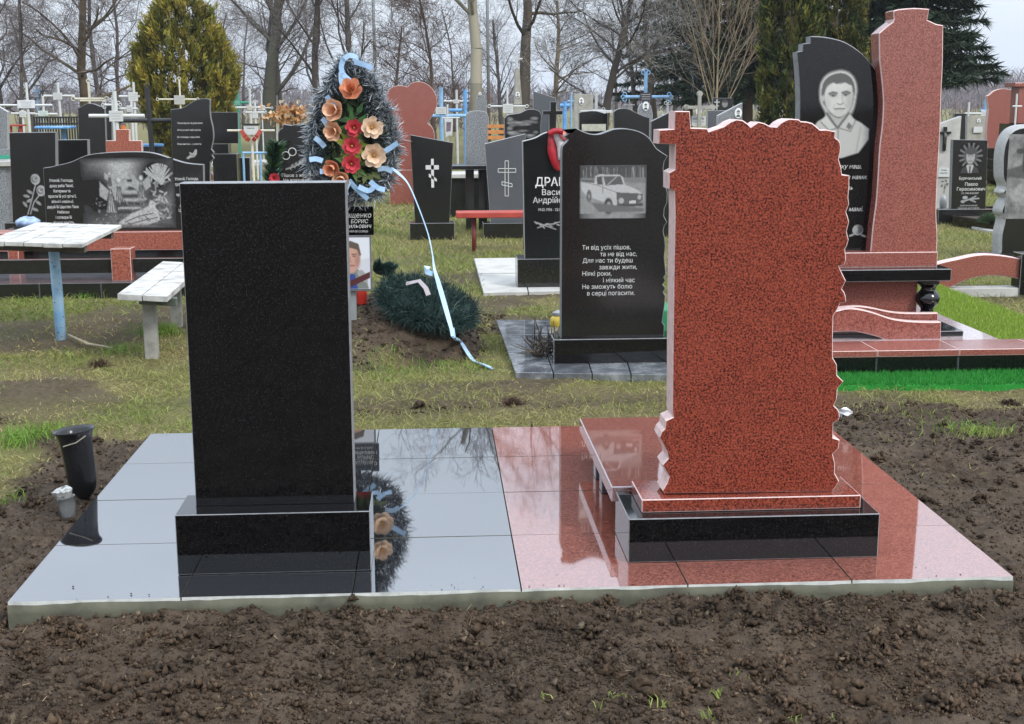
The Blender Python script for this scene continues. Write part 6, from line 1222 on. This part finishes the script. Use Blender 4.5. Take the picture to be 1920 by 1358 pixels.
grass('taller fresh green grass tufts by the bench, the vase and the dug earth', tuft(305,628,300,.13,.09,1), tuft(240,660,160,.08,.12,2,GRN2), tuft(30,828,260,.10,.10,3,GRN2), tuft(70,815,160,.09,.08,4), tuft(10,945,60,.05,.05,5), tuft(1820,806,150,.07,.10,6,GRN2), tuft(1850,812,110,.06,.08,7,(.22,.24,.06)), tuft(1700,775,80,.05,.1,8,(.2,.22,.06)), tuft(170,560,90,.10,.06,9,GRN2), tuft(745,700,220,.06,.16,10,GRN2), tuft(860,690,160,.06,.14,11,GRN2))
grass('small weed sprigs sprouting from the dug earth in the foreground', *[tuft(x, y, n_, h_, .014, 30+k, (.20,.24,.06)) for k, (x, y, n_, h_) in enumerate(((1150,1322,7,.035),(1122,1338,6,.03),(1240,1342,9,.045),(1345,1308,10,.035),(1380,1272,5,.025),(1328,1352,10,.04),(1490,1348,7,.035),(1395,1142,8,.025),(1720,790,8,.04),(1570,1348,6,.03),(1030,1330,6,.03)))])
rg = np.random.default_rng(12); sg = []
for k in range(430):
    if k < 190: x, y = rg.uniform(-.4, 3.3), rg.uniform(-.95, -.02)
    elif k < 270: x, y = rg.uniform(3.05, 4.8), rg.uniform(.2, 2.4)
    else: x, y = rg.uniform(-1.5, 4), rg.uniform(2.2, 6)
    a = rg.uniform(0, 6.28); l_ = rg.uniform(.008, .04)*(rg.uniform(.4, 1.1) if k < 270 else 2); z0 = float(height(x, y))+.006; x2, y2 = x+l_*math.cos(a), y+l_*math.sin(a); sg.append((x, y, z0, x2, y2, float(height(x2, y2))+.008, .0008*rg.uniform(.6, 1.5), .0006))
o = segmesh('straw_litter', sg, 3, None, (.30,.23,.13)); o['kind'] = 'stuff'; tag(o, 'bits of straw and root scattered over the dug earth', 'litter')
st = thing('stick', 'pale dry stick lying on the grass by the blue table post', 'stick', tuple(G(165,645))); part(st, 'stick', tube([G(128,628,.03), G(165,645,.03), G(210,652,.03)], [.007,.009,.004], 6), mat('pale_stick', (.34,.29,.20), .85, .3, 20))
for k, (px, py, r_) in enumerate(((962,752,.045),(185,680,.05))):
    c = G(px, py, .03); n_ = 260; rg = np.random.default_rng(k); d = rg.normal(size=(n_, 3)); d[:,2] = np.abs(d[:,2])*.7; V, F, kk = blades(np.array([c[0], c[1], float(height(c[0], c[1]))])+rg.normal(0, r_*.4, (n_, 3))*[1,1,.3], d, r_*1.1, .006, rg.normal(0, .01, (n_, 3)), rg, 2)
    o = npmesh('leaf_clump', V, F, LEAF, None, np.repeat(pick([(.06,.035,.025),(.10,.06,.04)], n_, rg), kk, 0)); tag(o, ('dry brown leaf clump on the grass behind the platform', 'dark dry clump on the grass before the bench')[k], 'leaves')

# ================================================================== the damp spring air between the graves and the far wood
m = bpy.data.materials.new('damp_air'); m.use_nodes = True; n = m.node_tree.nodes; n.remove(n['Principled BSDF'])
pv_ = n.new('ShaderNodeVolumePrincipled'); pv_.inputs['Color'].default_value = (.86,.91,1,1); pv_.inputs['Density'].default_value = .0004; m.node_tree.links.new(pv_.outputs[0], n['Material Output'].inputs['Volume'])
hz = part(None, 'haze', box(-940, 940, -330, 1240, -1.4, 22), m); hz['kind'] = 'stuff'; tag(hz, 'thin pale haze in the air over the cemetery', 'haze')
